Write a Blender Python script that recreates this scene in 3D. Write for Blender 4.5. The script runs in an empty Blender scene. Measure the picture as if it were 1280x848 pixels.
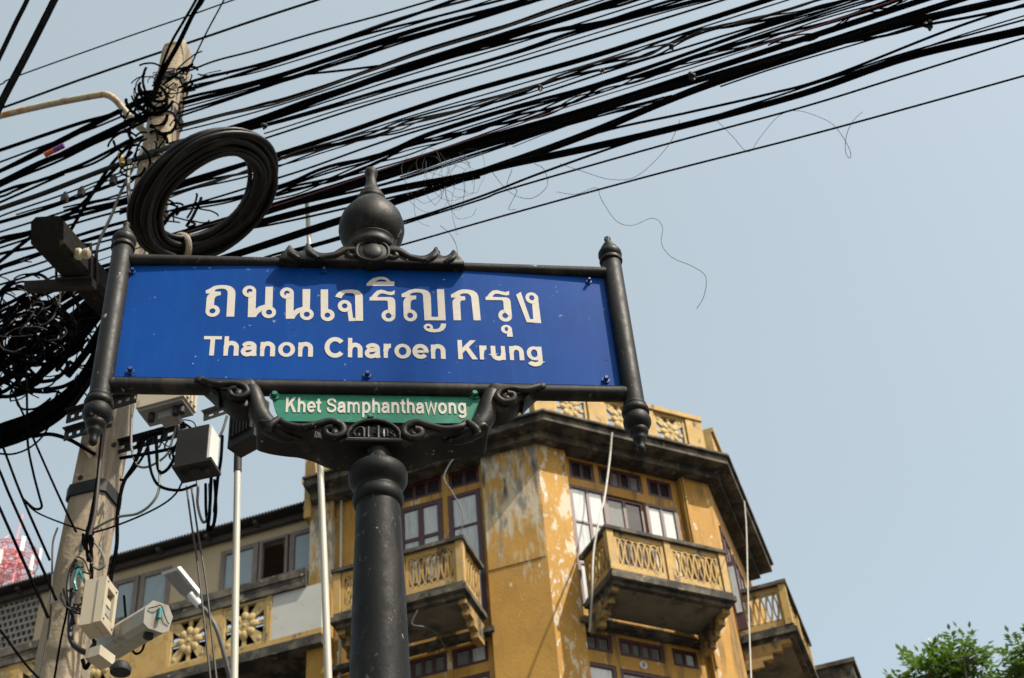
import bpy, math, random
from mathutils import Vector, Matrix

random.seed(7)
SC = bpy.context.scene
COL = SC.collection
rad = math.radians

# ------------------------------------------------------------------ camera
FOCAL = 1900.0                                   # pixels of a 1280 wide frame
PITCH, ROLL = rad(43.0646), rad(-5.36284)
EYE = Vector((0, 0, 1.6))
_f = Vector((0, math.cos(PITCH), math.sin(PITCH)))
_u = Vector((0, -math.sin(PITCH), math.cos(PITCH)))
_r = Vector((1, 0, 0))
CR = _r * math.cos(ROLL) + _u * math.sin(ROLL)
CU = -_r * math.sin(ROLL) + _u * math.cos(ROLL)
cam_data = bpy.data.cameras.new('camera')
cam = bpy.data.objects.new('camera', cam_data)
COL.objects.link(cam)
M = Matrix.Identity(4)
for i in range(3):
    M[i][0], M[i][1], M[i][2], M[i][3] = CR[i], CU[i], -_f[i], EYE[i]
cam.matrix_world = M
cam_data.sensor_width = 36
cam_data.lens = FOCAL / 1280 * 36
cam_data.clip_start, cam_data.clip_end = 0.05, 3000
cam_data.dof.use_dof = True
cam_data.dof.focus_distance = 3.0
cam_data.dof.aperture_fstop = 13
SC.camera = cam

# ------------------------------------------------------------------ sky, sun, exposure
SUN_EL, SUN_AZ = rad(53), rad(-33)               # azimuth measured from +X towards +Y
world = bpy.data.worlds.new('World')
SC.world = world
world.use_nodes = True
wn = world.node_tree
bg = wn.nodes['Background']
sky = wn.nodes.new('ShaderNodeTexSky')
sky.sky_type = 'NISHITA'
sky.sun_disc = False
sky.sun_elevation = SUN_EL
sky.sun_rotation = math.pi / 2 - SUN_AZ
sky.air_density = 1.0
sky.dust_density = 4.0
sky.ozone_density = 1.0
veil = wn.nodes.new('ShaderNodeMixRGB')             # even milky veil of the hazy day, the same all round
veil.blend_type = 'ADD'
veil.inputs[0].default_value = 1.0
veil.inputs[2].default_value = (1.62, 1.72, 1.14, 1)
wn.links.new(sky.outputs[0], veil.inputs[1])
wn.links.new(veil.outputs[0], bg.inputs[0])
bg.inputs[1].default_value = 0.108
sun_data = bpy.data.lights.new('sun', 'SUN')
sun_data.energy = 5.0
sun_data.angle = rad(0.6)
sun_data.color = (1.0, 0.93, 0.80)
sun = bpy.data.objects.new('sun', sun_data)
COL.objects.link(sun)
sdir = Vector((math.cos(SUN_EL) * math.cos(SUN_AZ), math.cos(SUN_EL) * math.sin(SUN_AZ), math.sin(SUN_EL)))
sun.rotation_euler = sdir.to_track_quat('Z', 'Y').to_euler()
sun.location = (5, -5, 20)
SC.view_settings.view_transform = 'Standard'
SC.view_settings.look = 'None'
SC.view_settings.exposure = 0.72
SC.view_settings.gamma = 1.0


# ------------------------------------------------------------------ survey helpers: sight lines met with real planes
def ray(px, py):
    return _f + CR * ((px - 640) / FOCAL) + CU * ((424 - py) / FOCAL)


def at_z(px, py, z):
    d = ray(px, py)
    return EYE + d * ((z - EYE.z) / d.z)


def at_dist(px, py, dist):
    return EYE + ray(px, py).normalized() * dist


class Frame:
    """A vertical wall plane: s along it, o out of it towards the street, z up."""

    def __init__(self, theta, x, y):
        t = rad(theta)
        self.d = Vector((math.cos(t), math.sin(t), 0))
        self.n = Vector((math.sin(t), -math.cos(t), 0))
        self.p = Vector((x, y, 0))

    def __call__(self, s, o, z):
        return self.p + self.d * s + self.n * o + Vector((0, 0, z))

    def hit(self, px, py, o=0.0):
        v = ray(px, py)
        q = EYE + v * (((self.p + self.n * o - EYE).dot(self.n)) / v.dot(self.n))
        return (q - self.p).dot(self.d), q.z

    def point(self, px, py, o=0.0):
        s, z = self.hit(px, py, o)
        return self(s, o, z)


# ------------------------------------------------------------------ materials
DULL = 0.72


def mat(name, col, rough=0.7, metal=0.0, var=0.12, vscale=6.0, layers=(), bump=0.0, bscale=40.0, coat=0.0, spec=0.5,
        vstretch=(1, 1, 1), rough_var=0.0):
    """Base colour with soft variation, then layers (colour, scale xyz, low, high, detail, rough) laid over by noise masks."""
    col = [c * DULL for c in col]                  # every colour scaled down under a raised exposure to deepen the shade
    layers = [([c * DULL for c in y[0]], *y[1:]) for y in layers]
    m = bpy.data.materials.new(name)
    m.use_nodes = True
    nt = m.node_tree
    N, L = nt.nodes, nt.links
    b = N['Principled BSDF']
    b.inputs['Roughness'].default_value = rough
    b.inputs['Metallic'].default_value = metal
    b.inputs['Specular IOR Level'].default_value = spec
    b.inputs['Coat Weight'].default_value = coat
    tc = N.new('ShaderNodeTexCoord')

    def noise(scale, detail=6.0, rough_=0.6):
        mp = N.new('ShaderNodeMapping')
        sc = scale if isinstance(scale, (tuple, list)) else (scale,) * 3
        mp.inputs['Scale'].default_value = sc
        mp.inputs['Location'].default_value = (random.uniform(-9, 9), random.uniform(-9, 9), random.uniform(-9, 9))
        L.new(tc.outputs['Object'], mp.inputs['Vector'])
        n = N.new('ShaderNodeTexNoise')
        n.inputs['Scale'].default_value = 1.0
        n.inputs['Detail'].default_value = detail
        n.inputs['Roughness'].default_value = rough_
        L.new(mp.outputs[0], n.inputs['Vector'])
        return n.outputs['Fac']

    def ramp(src, lo, hi, a=0.0, c=1.0):
        r = N.new('ShaderNodeMapRange')
        r.inputs['From Min'].default_value = lo
        r.inputs['From Max'].default_value = hi
        r.inputs['To Min'].default_value = a
        r.inputs['To Max'].default_value = c
        L.new(src, r.inputs['Value'])
        return r.outputs[0]

    def mix(fac, a, c):
        x = N.new('ShaderNodeMix')
        x.data_type = 'RGBA'
        L.new(fac, x.inputs['Factor'])
        for k, v in (('A', a), ('B', c)):
            sock = [i for i in x.inputs if i.name == k and i.type == 'RGBA'][0]
            if isinstance(v, (tuple, list)):
                sock.default_value = (*v[:3], 1)
            else:
                L.new(v, sock)
        return [o for o in x.outputs if o.type == 'RGBA'][0]

    vs = [vscale * s for s in vstretch]
    cur = mix(ramp(noise(vs), 0.3, 0.7), [c * (1 - var) for c in col], [min(1, c * (1 + var)) for c in col])
    rcur = None
    for lay in layers:
        lc, sc, lo, hi = lay[:4]
        src = noise(sc, lay[4] if len(lay) > 4 else 8.0, 0.65)
        if len(lay) > 5 and lay[5]:                  # wear that peters out towards the foot of a wall
            sx = N.new('ShaderNodeSeparateXYZ')
            L.new(tc.outputs['Object'], sx.inputs[0])
            ad = N.new('ShaderNodeMath')
            ad.operation = 'ADD'
            L.new(src, ad.inputs[0])
            L.new(ramp(sx.outputs[2], lay[5][0], lay[5][1], -0.22, 0.0), ad.inputs[1])
            src = ad.outputs[0]
        fac = ramp(src, lo, hi)
        cur = mix(fac, cur, lc)
    L.new(cur, b.inputs['Base Color'])
    if rough_var:
        L.new(ramp(noise(vscale * 2.3), 0.3, 0.7, max(0.02, rough - rough_var), min(1, rough + rough_var)), b.inputs['Roughness'])
    if bump:
        bm = N.new('ShaderNodeBump')
        bm.inputs['Strength'].default_value = bump
        bm.inputs['Distance'].default_value = 0.01
        L.new(noise(bscale, 5.0), bm.inputs['Height'])
        L.new(bm.outputs[0], b.inputs['Normal'])
    return m


MOLD = (0.045, 0.040, 0.032)
M_ = dict(
    iron=mat('black_painted_iron', (0.0042, 0.0041, 0.0037), 0.55, var=0.4, vscale=14, bump=0.08, bscale=120, rough_var=0.10, spec=0.17,
             layers=[((0.022, 0.0205, 0.0175), (9, 9, 4), 0.52, 0.76), ((0.30, 0.285, 0.25), (42, 42, 24), 0.655, 0.675),
                     ((0.11, 0.105, 0.09), (70, 70, 40), 0.62, 0.70), ((0.035, 0.028, 0.02), (16, 16, 3), 0.55, 0.68)]),
    blue=mat('blue_enamel', (0.0003, 0.047, 0.240), 0.5, var=0.14, vscale=4, rough_var=0.06, spec=0.06,
             layers=[((0.0006, 0.064, 0.270), (40, 40, 6), 0.50, 0.75), ((0.26, 0.32, 0.40), (75, 75, 75), 0.675, 0.695),
                     ((0.006, 0.012, 0.04), (60, 60, 60), 0.675, 0.70)]),
    green=mat('green_enamel', (0.003, 0.155, 0.092), 0.45, var=0.12, vscale=8, spec=0.25,
              layers=[((0.02, 0.26, 0.18), (30, 30, 30), 0.58, 0.7), ((0.3, 0.36, 0.3), (90, 90, 90), 0.74, 0.755)]),
    letter=mat('cream_reflective_lettering', (0.55, 0.51, 0.445), 0.6, spec=0.2, var=0.06, vscale=60,
               layers=[((0.35, 0.25, 0.16), (160, 160, 160), 0.72, 0.76)]),
    blue_bolt=mat('blue_painted_bolt', (0.008, 0.05, 0.22), 0.4, var=0.2, vscale=80),
    green_bolt=mat('green_painted_bolt', (0.006, 0.14, 0.09), 0.4, var=0.2, vscale=80),
    ochre=mat('ochre_plaster', (0.455, 0.245, 0.042), 0.85, var=0.14, vscale=1.6, bump=0.35, bscale=25,
              layers=[((0.40, 0.195, 0.026), (2.2, 2.2, 0.7), 0.50, 0.66), ((0.60, 0.50, 0.33), (5.0, 5.0, 2.2), 0.605, 0.64),
                      ((0.60, 0.56, 0.47), (11, 11, 5), 0.640, 0.66), ((0.27, 0.14, 0.025), (16, 16, 0.8), 0.54, 0.64), ((0.085, 0.065, 0.035), (4.5, 4.5, 0.6), 0.555, 0.70), ((0.33, 0.28, 0.20), (2.4, 2.4, 1.2), 0.62, 0.70)]),
    peeled=mat('peeling_ochre_plaster', (0.455, 0.245, 0.042), 0.88, var=0.16, vscale=2.0, bump=0.5, bscale=22,
               layers=[((0.53, 0.44, 0.29), (7.5, 7.5, 1.5), 0.42, 0.53, 8, (13.9, 15.4)), ((0.56, 0.51, 0.42), (13, 13, 2.0), 0.53, 0.60, 8, (14.2, 15.2)),
                       ((0.22, 0.195, 0.15), (5.5, 5.5, 1.4), 0.47, 0.57, 9, (14.0, 16.2)), ((0.46, 0.25, 0.05), (2.6, 2.6, 1.6), 0.56, 0.62, 8, None),
                       ((0.065, 0.052, 0.036), (6, 6, 1.1), 0.51, 0.61, 9, (14.6, 16.4)), ((0.60, 0.56, 0.47), (9, 9, 4), 0.655, 0.675, 8, None)]),
    spotted=mat('chipped_ochre_plaster', (0.455, 0.245, 0.042), 0.86, var=0.14, vscale=1.8, bump=0.4, bscale=25,
                layers=[((0.40, 0.195, 0.026), (2.2, 2.2, 0.7), 0.50, 0.66), ((0.58, 0.50, 0.36), (7, 7, 2.4), 0.55, 0.59), ((0.62, 0.58, 0.49), (15, 15, 7), 0.59, 0.615),
                        ((0.085, 0.065, 0.035), (6, 6, 0.9), 0.58, 0.70)]),
    trim=mat('yellow_painted_trim', (0.455, 0.285, 0.080), 0.8, var=0.18, vscale=5, bump=0.3, bscale=50,
             layers=[((0.40, 0.32, 0.19), (9, 9, 9), 0.54, 0.66), ((0.06, 0.048, 0.032), (6, 6, 3), 0.555, 0.66)]),
    shaded_trim=mat('shade_darkened_yellow_trim', (0.36, 0.225, 0.07), 0.85, var=0.2, vscale=5, bump=0.3, bscale=50,  # shade below the slab painted into the corbels' yellow as dark blotches
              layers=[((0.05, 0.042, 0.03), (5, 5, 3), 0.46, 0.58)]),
    cream_trim=mat('pale_yellow_cast_panel', (0.50, 0.36, 0.15), 0.85, var=0.14, vscale=6, bump=0.3, bscale=50,
                   layers=[((0.30, 0.21, 0.10), (10, 10, 8), 0.54, 0.68), ((0.07, 0.052, 0.035), (6, 6, 4), 0.60, 0.72)]),
    mold_and_shade=mat('mouldy_shade_darkened_concrete', (0.115, 0.098, 0.070), 0.92, var=0.3, vscale=3, bump=0.6, bscale=20,  # mould, darkened further to paint in the deep shade under the eaves
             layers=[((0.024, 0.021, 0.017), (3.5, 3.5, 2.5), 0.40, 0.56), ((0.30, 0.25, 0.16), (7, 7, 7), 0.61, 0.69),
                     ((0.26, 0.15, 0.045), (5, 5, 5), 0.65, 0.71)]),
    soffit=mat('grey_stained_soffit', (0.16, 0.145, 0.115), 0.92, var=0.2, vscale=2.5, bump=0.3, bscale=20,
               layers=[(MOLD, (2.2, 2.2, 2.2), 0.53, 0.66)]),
    maroon=mat('maroon_window_wood', (0.060, 0.011, 0.013), 0.5, var=0.25, vscale=12, layers=[((0.2, 0.14, 0.12), (22, 22, 8), 0.67, 0.72)]),
    curtain=mat('white_curtained_glass', (0.53, 0.55, 0.54), 0.22, var=0.07, vscale=9, vstretch=(5, 5, 0.4), coat=0.4,
                layers=[((0.34, 0.36, 0.35), (34, 34, 3), 0.48, 0.70)]),
    curtain_dull=mat('greyish_curtained_glass', (0.47, 0.49, 0.475), 0.22, var=0.10, vscale=9, vstretch=(5, 5, 0.4), coat=0.4,
                     layers=[((0.25, 0.265, 0.26), (26, 26, 2.5), 0.46, 0.70)]),
    dark_glass=mat('dark_glass', (0.022, 0.022, 0.020), 0.14, var=0.3, vscale=5),
    dim_glass=mat('dim_curtained_glass', (0.15, 0.155, 0.145), 0.2, var=0.25, vscale=6, vstretch=(3, 3, 0.6)),
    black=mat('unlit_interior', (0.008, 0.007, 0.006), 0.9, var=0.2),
    blue_glass=mat('pale_blue_glass', (0.24, 0.30, 0.31), 0.16, var=0.10, vscale=3, coat=0.4, layers=[((0.33, 0.37, 0.36), (12, 12, 1.5), 0.55, 0.75)]),
    grey_wood=mat('weathered_grey_wood', (0.19, 0.155, 0.135), 0.8, var=0.25, vscale=10, vstretch=(3, 3, 0.5),
                  layers=[((0.09, 0.065, 0.055), (20, 20, 3), 0.56, 0.7)]),
    beige=mat('beige_wall_board', (0.45, 0.355, 0.225), 0.8, var=0.07, vscale=1.5, layers=[((0.38, 0.31, 0.20), (3, 3, 0.6), 0.55, 0.7)]),
    whitewall=mat('white_stained_panel', (0.50, 0.50, 0.46), 0.85, var=0.07, vscale=2,
                  layers=[((0.20, 0.13, 0.10), (4.5, 4.5, 3.0), 0.60, 0.72), ((0.12, 0.11, 0.05), (6, 6, 5), 0.66, 0.72)]),
    roof=mat('dark_corrugated_sheet', (0.045, 0.040, 0.037), 0.8, var=0.3, vscale=5, bump=0.2),
    breeze=mat('grey_breeze_block', (0.27, 0.25, 0.22), 0.9, var=0.2, vscale=6, layers=[((0.12, 0.10, 0.08), (7, 7, 7), 0.56, 0.7)]),
    pole=mat('stained_concrete_pole', (0.34, 0.27, 0.18), 0.88, var=0.25, vscale=6, vstretch=(2, 2, 0.4), bump=0.5, bscale=45,
             layers=[((0.25, 0.13, 0.045), (8, 8, 0.9), 0.52, 0.66), ((0.15, 0.125, 0.095), (11, 11, 0.8), 0.50, 0.62),
                     ((0.55, 0.50, 0.40), (16, 16, 1.6), 0.62, 0.68), ((0.085, 0.078, 0.068), (5.5, 5.5, 0.5), 0.56, 0.66), ((0.05, 0.045, 0.04), (40, 40, 30), 0.72, 0.74)]),
    cable=mat('black_cable_sheath', (0.004, 0.004, 0.0045), 0.8, spec=0.0, var=0.4, vscale=20, layers=[((0.016, 0.014, 0.012), (30, 30, 30), 0.62, 0.72)]),
    coil_cable=mat('dusty_black_cable', (0.0065, 0.0062, 0.006), 0.48, spec=0.2, var=0.4, vscale=16, layers=[((0.035, 0.032, 0.028), (14, 14, 14), 0.56, 0.74)]),
    brown_cable=mat('brownish_cable', (0.022, 0.013, 0.009), 0.7, var=0.3, vscale=20),
    red_cable=mat('dark_red_wire', (0.11, 0.014, 0.022), 0.5, var=0.3, vscale=10),
    grey_cable=mat('grey_wire', (0.085, 0.082, 0.075), 0.6, var=0.2, vscale=20),
    green_cable=mat('grey_green_wire', (0.13, 0.16, 0.13), 0.6, var=0.2, vscale=20),
    teal=mat('teal_plastic', (0.01, 0.20, 0.22), 0.4, var=0.15, vscale=30),
    hair=mat('hair_thin_wire', (0.028, 0.028, 0.03), 0.6, spec=0.1, var=0.1),
    tape=mat('pale_tape', (0.32, 0.27, 0.20), 0.6, var=0.2, vscale=30),
    beam=mat('dark_weathered_beam', (0.010, 0.0082, 0.0062), 0.85, spec=0.1, var=0.3, vscale=10, bump=0.6, bscale=40, layers=[((0.14, 0.09, 0.05), (12, 12, 9), 0.62, 0.72)]),
    steel=mat('dull_galvanised_steel', (0.16, 0.15, 0.135), 0.5, metal=0.4, var=0.25, vscale=18, layers=[((0.20, 0.09, 0.04), (30, 30, 20), 0.62, 0.7)]),
    dark_steel=mat('dark_steel', (0.018, 0.017, 0.017), 0.6, spec=0.2, metal=0.0, var=0.3, vscale=20),
    cream_box=mat('cream_plastic_box', (0.46, 0.395, 0.285), 0.5, var=0.08, vscale=9, layers=[((0.24, 0.165, 0.09), (16, 16, 5), 0.56, 0.68)]),
    grey_box=mat('grey_plastic_box', (0.31, 0.295, 0.255), 0.5, var=0.08, vscale=9, layers=[((0.16, 0.135, 0.105), (14, 14, 5), 0.54, 0.68)]),
    dark_box=mat('grey_metal_box', (0.17, 0.165, 0.155), 0.55, var=0.15, vscale=9, layers=[((0.07, 0.065, 0.06), (14, 14, 8), 0.58, 0.72)]),
    white=mat('white_painted_tube', (0.44, 0.42, 0.35), 0.5, var=0.08, vscale=8, layers=[((0.34, 0.30, 0.21), (30, 30, 4), 0.62, 0.72)]),
    lamp_white=mat('white_lamp_casing', (0.66, 0.66, 0.63), 0.4, var=0.05, vscale=9),
    lamp_face=mat('grey_lamp_lens', (0.19, 0.17, 0.16), 0.3, var=0.15, vscale=30),
    rusty=mat('rust_streaked_cream_tube', (0.46, 0.41, 0.29), 0.7, var=0.1, vscale=12,
              layers=[((0.45, 0.21, 0.06), (22, 22, 16), 0.50, 0.60), ((0.20, 0.09, 0.04), (40, 40, 25), 0.64, 0.70)]),
    hazed_tower_red=mat('haze_paled_red_steel', (0.95, 0.36, 0.38), 0.6, var=0.1),  # red paled to pink: distance haze painted into the colour
    tower_white=mat('white_tower_steel', (0.85, 0.85, 0.85), 0.6, var=0.06),
    leaf=mat('green_leaf', (0.052, 0.100, 0.018), 0.5, var=0.40, vscale=2.2, layers=[((0.13, 0.19, 0.04), (5, 5, 5), 0.50, 0.66), ((0.018, 0.042, 0.010), (4, 4, 4), 0.48, 0.62)]),
    bark=mat('grey_brown_bark', (0.13, 0.095, 0.065), 0.9, var=0.3, vscale=12, bump=0.5),
    asphalt=mat('grey_asphalt', (0.055, 0.054, 0.052), 0.9, var=0.2, vscale=3, bump=0.3, bscale=60),
    paving=mat('pale_concrete_paving', (0.16, 0.15, 0.135), 0.9, var=0.15, vscale=2, bump=0.2, bscale=40),
    soil=mat('dusty_city_ground', (0.10, 0.095, 0.085), 0.95, var=0.2, vscale=0.3),
    orange=mat('orange_cable_tag', (0.55, 0.09, 0.02), 0.5, var=0.1),
    purple=mat('purple_cable_tag', (0.14, 0.03, 0.22), 0.5, var=0.1),
    mustard=mat('mustard_cable_clip', (0.30, 0.20, 0.03), 0.5, var=0.1),
    meter=mat('shade_darkened_casing', (0.016, 0.0155, 0.015), 0.6, spec=0.2, var=0.25, vscale=9),  # grey casing painted near-black for the shade of the boxes above
    plate=mat('white_number_plate', (0.62, 0.61, 0.57), 0.4, var=0.06, vscale=40),
)


# leaves let some light through
lt_ = M_['leaf'].node_tree
pb_ = lt_.nodes['Principled BSDF']
tl_ = lt_.nodes.new('ShaderNodeBsdfTranslucent')
tl_.inputs[0].default_value = (0.10, 0.19, 0.02, 1)
mx_ = lt_.nodes.new('ShaderNodeMixShader')
mx_.inputs[0].default_value = 0.28
lt_.links.new(pb_.outputs[0], mx_.inputs[1])
lt_.links.new(tl_.outputs[0], mx_.inputs[2])
lt_.links.new(mx_.outputs[0], lt_.nodes['Material Output'].inputs[0])


# ------------------------------------------------------------------ mesh builder
class MB:
    def __init__(self):
        self.v, self.f, self.s = [], [], []

    def add(self, verts, faces, smooth=False):
        k = len(self.v)
        self.v += [tuple(p) for p in verts]
        self.f += [tuple(i + k for i in f) for f in faces]
        self.s += [smooth] * len(faces)
        return self

    def hexa(self, p):
        """eight corners: bottom ring 0-3, top ring 4-7"""
        return self.add(p, [(3, 2, 1, 0), (4, 5, 6, 7), (0, 1, 5, 4), (1, 2, 6, 5), (2, 3, 7, 6), (3, 0, 4, 7)])

    def box(self, F, s0, s1, o0, o1, z0, z1):
        return self.hexa([F(s0, o1, z0), F(s1, o1, z0), F(s1, o0, z0), F(s0, o0, z0),
                          F(s0, o1, z1), F(s1, o1, z1), F(s1, o0, z1), F(s0, o0, z1)])

    def prism(self, poly, fn, o0, o1, bevel=0.0):
        """a flat outline given depth; fn(u, o, v) places a point; the front is at o1, rounded by bevel"""
        n = len(poly)
        area = sum(poly[i][0] * poly[(i + 1) % n][1] - poly[(i + 1) % n][0] * poly[i][1] for i in range(n))
        if area < 0:
            poly = poly[::-1]
        rings = [(poly, o0)]
        if bevel:
            def inset(d):
                out = []
                for i in range(n):
                    a, b, c = Vector(poly[i - 1]), Vector(poly[i]), Vector(poly[(i + 1) % n])
                    e1, e2 = (b - a), (c - b)
                    if e1.length < 1e-7 or e2.length < 1e-7:
                        out.append(tuple(b))
                        continue
                    e1.normalize(); e2.normalize()
                    nn = Vector((-e1.y - e2.y, e1.x + e2.x))
                    if nn.length < 1e-4:
                        nn = Vector((-e1.y, e1.x))
                    nn.normalize()
                    out.append(tuple(b + nn * d))
                return out
            rings += [(poly, o1 - bevel), (inset(bevel * 0.35), o1 - bevel * 0.3), (inset(bevel), o1)]
        else:
            rings += [(poly, o1)]
        verts, faces = [], []
        for pl, o in rings:
            verts += [fn(u, o, v) for u, v in pl]
        faces.append(tuple(range(n))[::-1])
        for k in range(len(rings) - 1):
            for i in range(n):
                j = (i + 1) % n
                faces.append((k * n + i, k * n + j, (k + 1) * n + j, (k + 1) * n + i))
        faces.append(tuple((len(rings) - 1) * n + i for i in range(n)))
        return self.add(verts, faces, bool(bevel))

    def ring(self, fn, cu, cv, ru, rv, hu, hv, o0, o1, n=20, hc=None):
        """an elliptical ring with depth"""
        hcu, hcv = hc or (cu, cv)
        verts, faces = [], []
        for k in range(n):
            a = 2 * math.pi * k / n
            c, s = math.cos(a), math.sin(a)
            verts += [fn(cu + ru * c, o1, cv + rv * s), fn(hcu + hu * c, o1, hcv + hv * s),
                      fn(hcu + hu * c, o0, hcv + hv * s), fn(cu + ru * c, o0, cv + rv * s)]
        for k in range(n):
            a, b = 4 * k, 4 * ((k + 1) % n)
            for i in range(4):
                j = (i + 1) % 4
                faces.append((a + i, b + i, b + j, a + j))
        return self.add(verts, faces)

    def tube(self, pts, r, n=8, closed=False, caps=True, smooth=True, flat=1.0):
        pts = [Vector(p) for p in pts]
        m = len(pts)
        rr = r if isinstance(r, (list, tuple)) else [r] * m
        t0 = (pts[1] - pts[0]).normalized()
        ref = Vector((0, 0, 1)) if abs(t0.z) < 0.9 else Vector((1, 0, 0))
        nx = t0.cross(ref).normalized()
        verts, faces = [], []
        for i in range(m):
            if closed:
                t = pts[(i + 1) % m] - pts[i - 1]
            else:
                t = pts[min(i + 1, m - 1)] - pts[max(i - 1, 0)]
            if t.length < 1e-9:
                t = t0
            t = t.normalized()
            nx = (nx - t * nx.dot(t))
            nx = nx.normalized() if nx.length > 1e-6 else t.cross(Vector((0.3, 0.5, 0.8))).normalized()
            ny = t.cross(nx)
            for k in range(n):
                a = 2 * math.pi * k / n
                verts.append(pts[i] + (nx * math.cos(a) + ny * (math.sin(a) * flat)) * rr[i])
        for i in range(m if closed else m - 1):
            for k in range(n):
                a, b = i * n + k, i * n + (k + 1) % n
                c, d = ((i + 1) % m) * n + (k + 1) % n, ((i + 1) % m) * n + k
                faces.append((a, b, c, d))
        if caps and not closed:
            faces.append(tuple(range(n))[::-1])
            faces.append(tuple((m - 1) * n + k for k in range(n)))
        return self.add(verts, faces, smooth)

    def lathe(self, profile, place, n=28):
        """profile of (radius, height); place(x, y, h) puts a point"""
        verts, faces = [], []
        for r, h in profile:
            for k in range(n):
                a = 2 * math.pi * k / n
                verts.append(place(max(r, 1e-4) * math.cos(a), max(r, 1e-4) * math.sin(a), h))
        for i in range(len(profile) - 1):
            for k in range(n):
                j = (k + 1) % n
                faces.append((i * n + k, i * n + j, (i + 1) * n + j, (i + 1) * n + k))
        faces.append(tuple(range(n))[::-1])
        faces.append(tuple((len(profile) - 1) * n + k for k in range(n)))
        return self.add(verts, faces, True)

    def ball(self, place, rx, ry, rz, n=14, m=9):
        prof = []
        verts, faces = [], []
        for i in range(m + 1):
            b = -math.pi / 2 + math.pi * i / m
            for k in range(n):
                a = 2 * math.pi * k / n
                verts.append(place(rx * math.cos(b) * math.cos(a), ry * math.cos(b) * math.sin(a), rz * math.sin(b)))
        for i in range(m):
            for k in range(n):
                j = (k + 1) % n
                faces.append((i * n + k, i * n + j, (i + 1) * n + j, (i + 1) * n + k))
        return self.add(verts, faces, True)

    def mesh(self, name, material):
        me = bpy.data.meshes.new(name)
        me.from_pydata(self.v, [], self.f)
        me.polygons.foreach_set('use_smooth', self.s)
        me.materials.append(material if not isinstance(material, str) else M_[material])
        if any(self.s):
            me.set_sharp_from_angle(angle=rad(48))
        me.update()
        return me

    def build(self, name, material, parent=None):
        o = bpy.data.objects.new(name, self.mesh(name, material))
        COL.objects.link(o)
        if parent is not None:
            attach(o, parent)
        return o


def attach(o, parent):
    o.parent = parent
    o.matrix_parent_inverse = Matrix.Translation(-parent.location) if parent.type == 'EMPTY' else Matrix.Identity(4)


def thing(name, loc, label, cat, group=None):
    o = bpy.data.objects.new(name, None)
    COL.objects.link(o)
    o.location = loc
    o.empty_display_size = 0.1
    return tag(o, label, cat, group)


def tag(o, label, cat, group=None, kind=None):
    o['label'] = label
    o['category'] = cat
    if group:
        o['group'] = group
    if kind:
        o['kind'] = kind
    return o


def structure(o):
    o['kind'] = 'structure'
    return o


def smooth_path(pts, per=8):
    """Catmull-Rom through 3-D points"""
    pts = [Vector(p) for p in pts]
    if len(pts) < 3:
        return [pts[0].lerp(pts[1], i / 10) for i in range(11)]
    q = [pts[0] * 2 - pts[1]] + pts + [pts[-1] * 2 - pts[-2]]
    out = []
    for i in range(1, len(q) - 2):
        a, b, c, d = q[i - 1], q[i], q[i + 1], q[i + 2]
        for k in range(per):
            t = k / per
            out.append(0.5 * ((2 * b) + (c - a) * t + (2 * a - 5 * b + 4 * c - d) * t * t + (3 * b - a - 3 * c + d) * t ** 3))
    out.append(q[-2])
    return out


def smooth2(pts, per=6):
    return [(p.x, p.y) for p in smooth_path([(a, b, 0) for a, b in pts], per)]


# ================================================================== ground and street
g = MB().add([(-900, -900, 0), (900, -900, 0), (900, 900, 0), (-900, 900, 0)], [(0, 1, 2, 3)]).build('ground', 'soil')
structure(g)
ST = Frame(-16, 0, 8.0)
structure(MB().box(ST, -80, 80, 0.0, -7.0, 0.004, 0.008).build('road', 'asphalt'))
structure(MB().box(ST, -80, 80, 0.0, 11.0, 0.0, 0.13).build('pavement', 'paving'))
structure(MB().box(ST, -80, 80, -7.0, -9.6, 0.0, 0.12).build('pavement', 'paving'))

# ================================================================== corner building
CORNER = (0.223, 18.686)
FL = Frame(-16, *CORNER)
FR = Frame(28, *CORNER)
RW = 3.13                                         # width of the corner face
pS = FR(RW, 0, 0)
FS = Frame(74, pS.x, pS.y)
bld = thing('corner_building', FR(1.5, 0, 0), 'weathered ochre corner building with balconies, maroon windows and a pierced roof parapet', 'building')

ZE = 16.90                                        # underside of the eave
# core volume (behind every facade), set back so that recessed bays have depth
core = MB()
LB, SB = -3.9, 7.0
ins = 0.30
pl = [FL(LB, -ins, 0), FL(-0.0, -ins, 0) * 0.5 + FR(0.0, -ins, 0) * 0.5, FR(RW, -ins, 0) * 0.5 + FS(0.0, -ins, 0) * 0.5, FS(SB, -ins, 0), FL(LB, -9, 0)]
core.add([Vector((p.x, p.y, 0)) for p in pl] + [Vector((p.x, p.y, ZE)) for p in pl],
         [(0, 1, 6, 5), (1, 2, 7, 6), (2, 3, 8, 7), (3, 4, 9, 8), (4, 0, 5, 9), (5, 6, 7, 8, 9)])
core.build('wall', 'ochre', bld)


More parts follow.
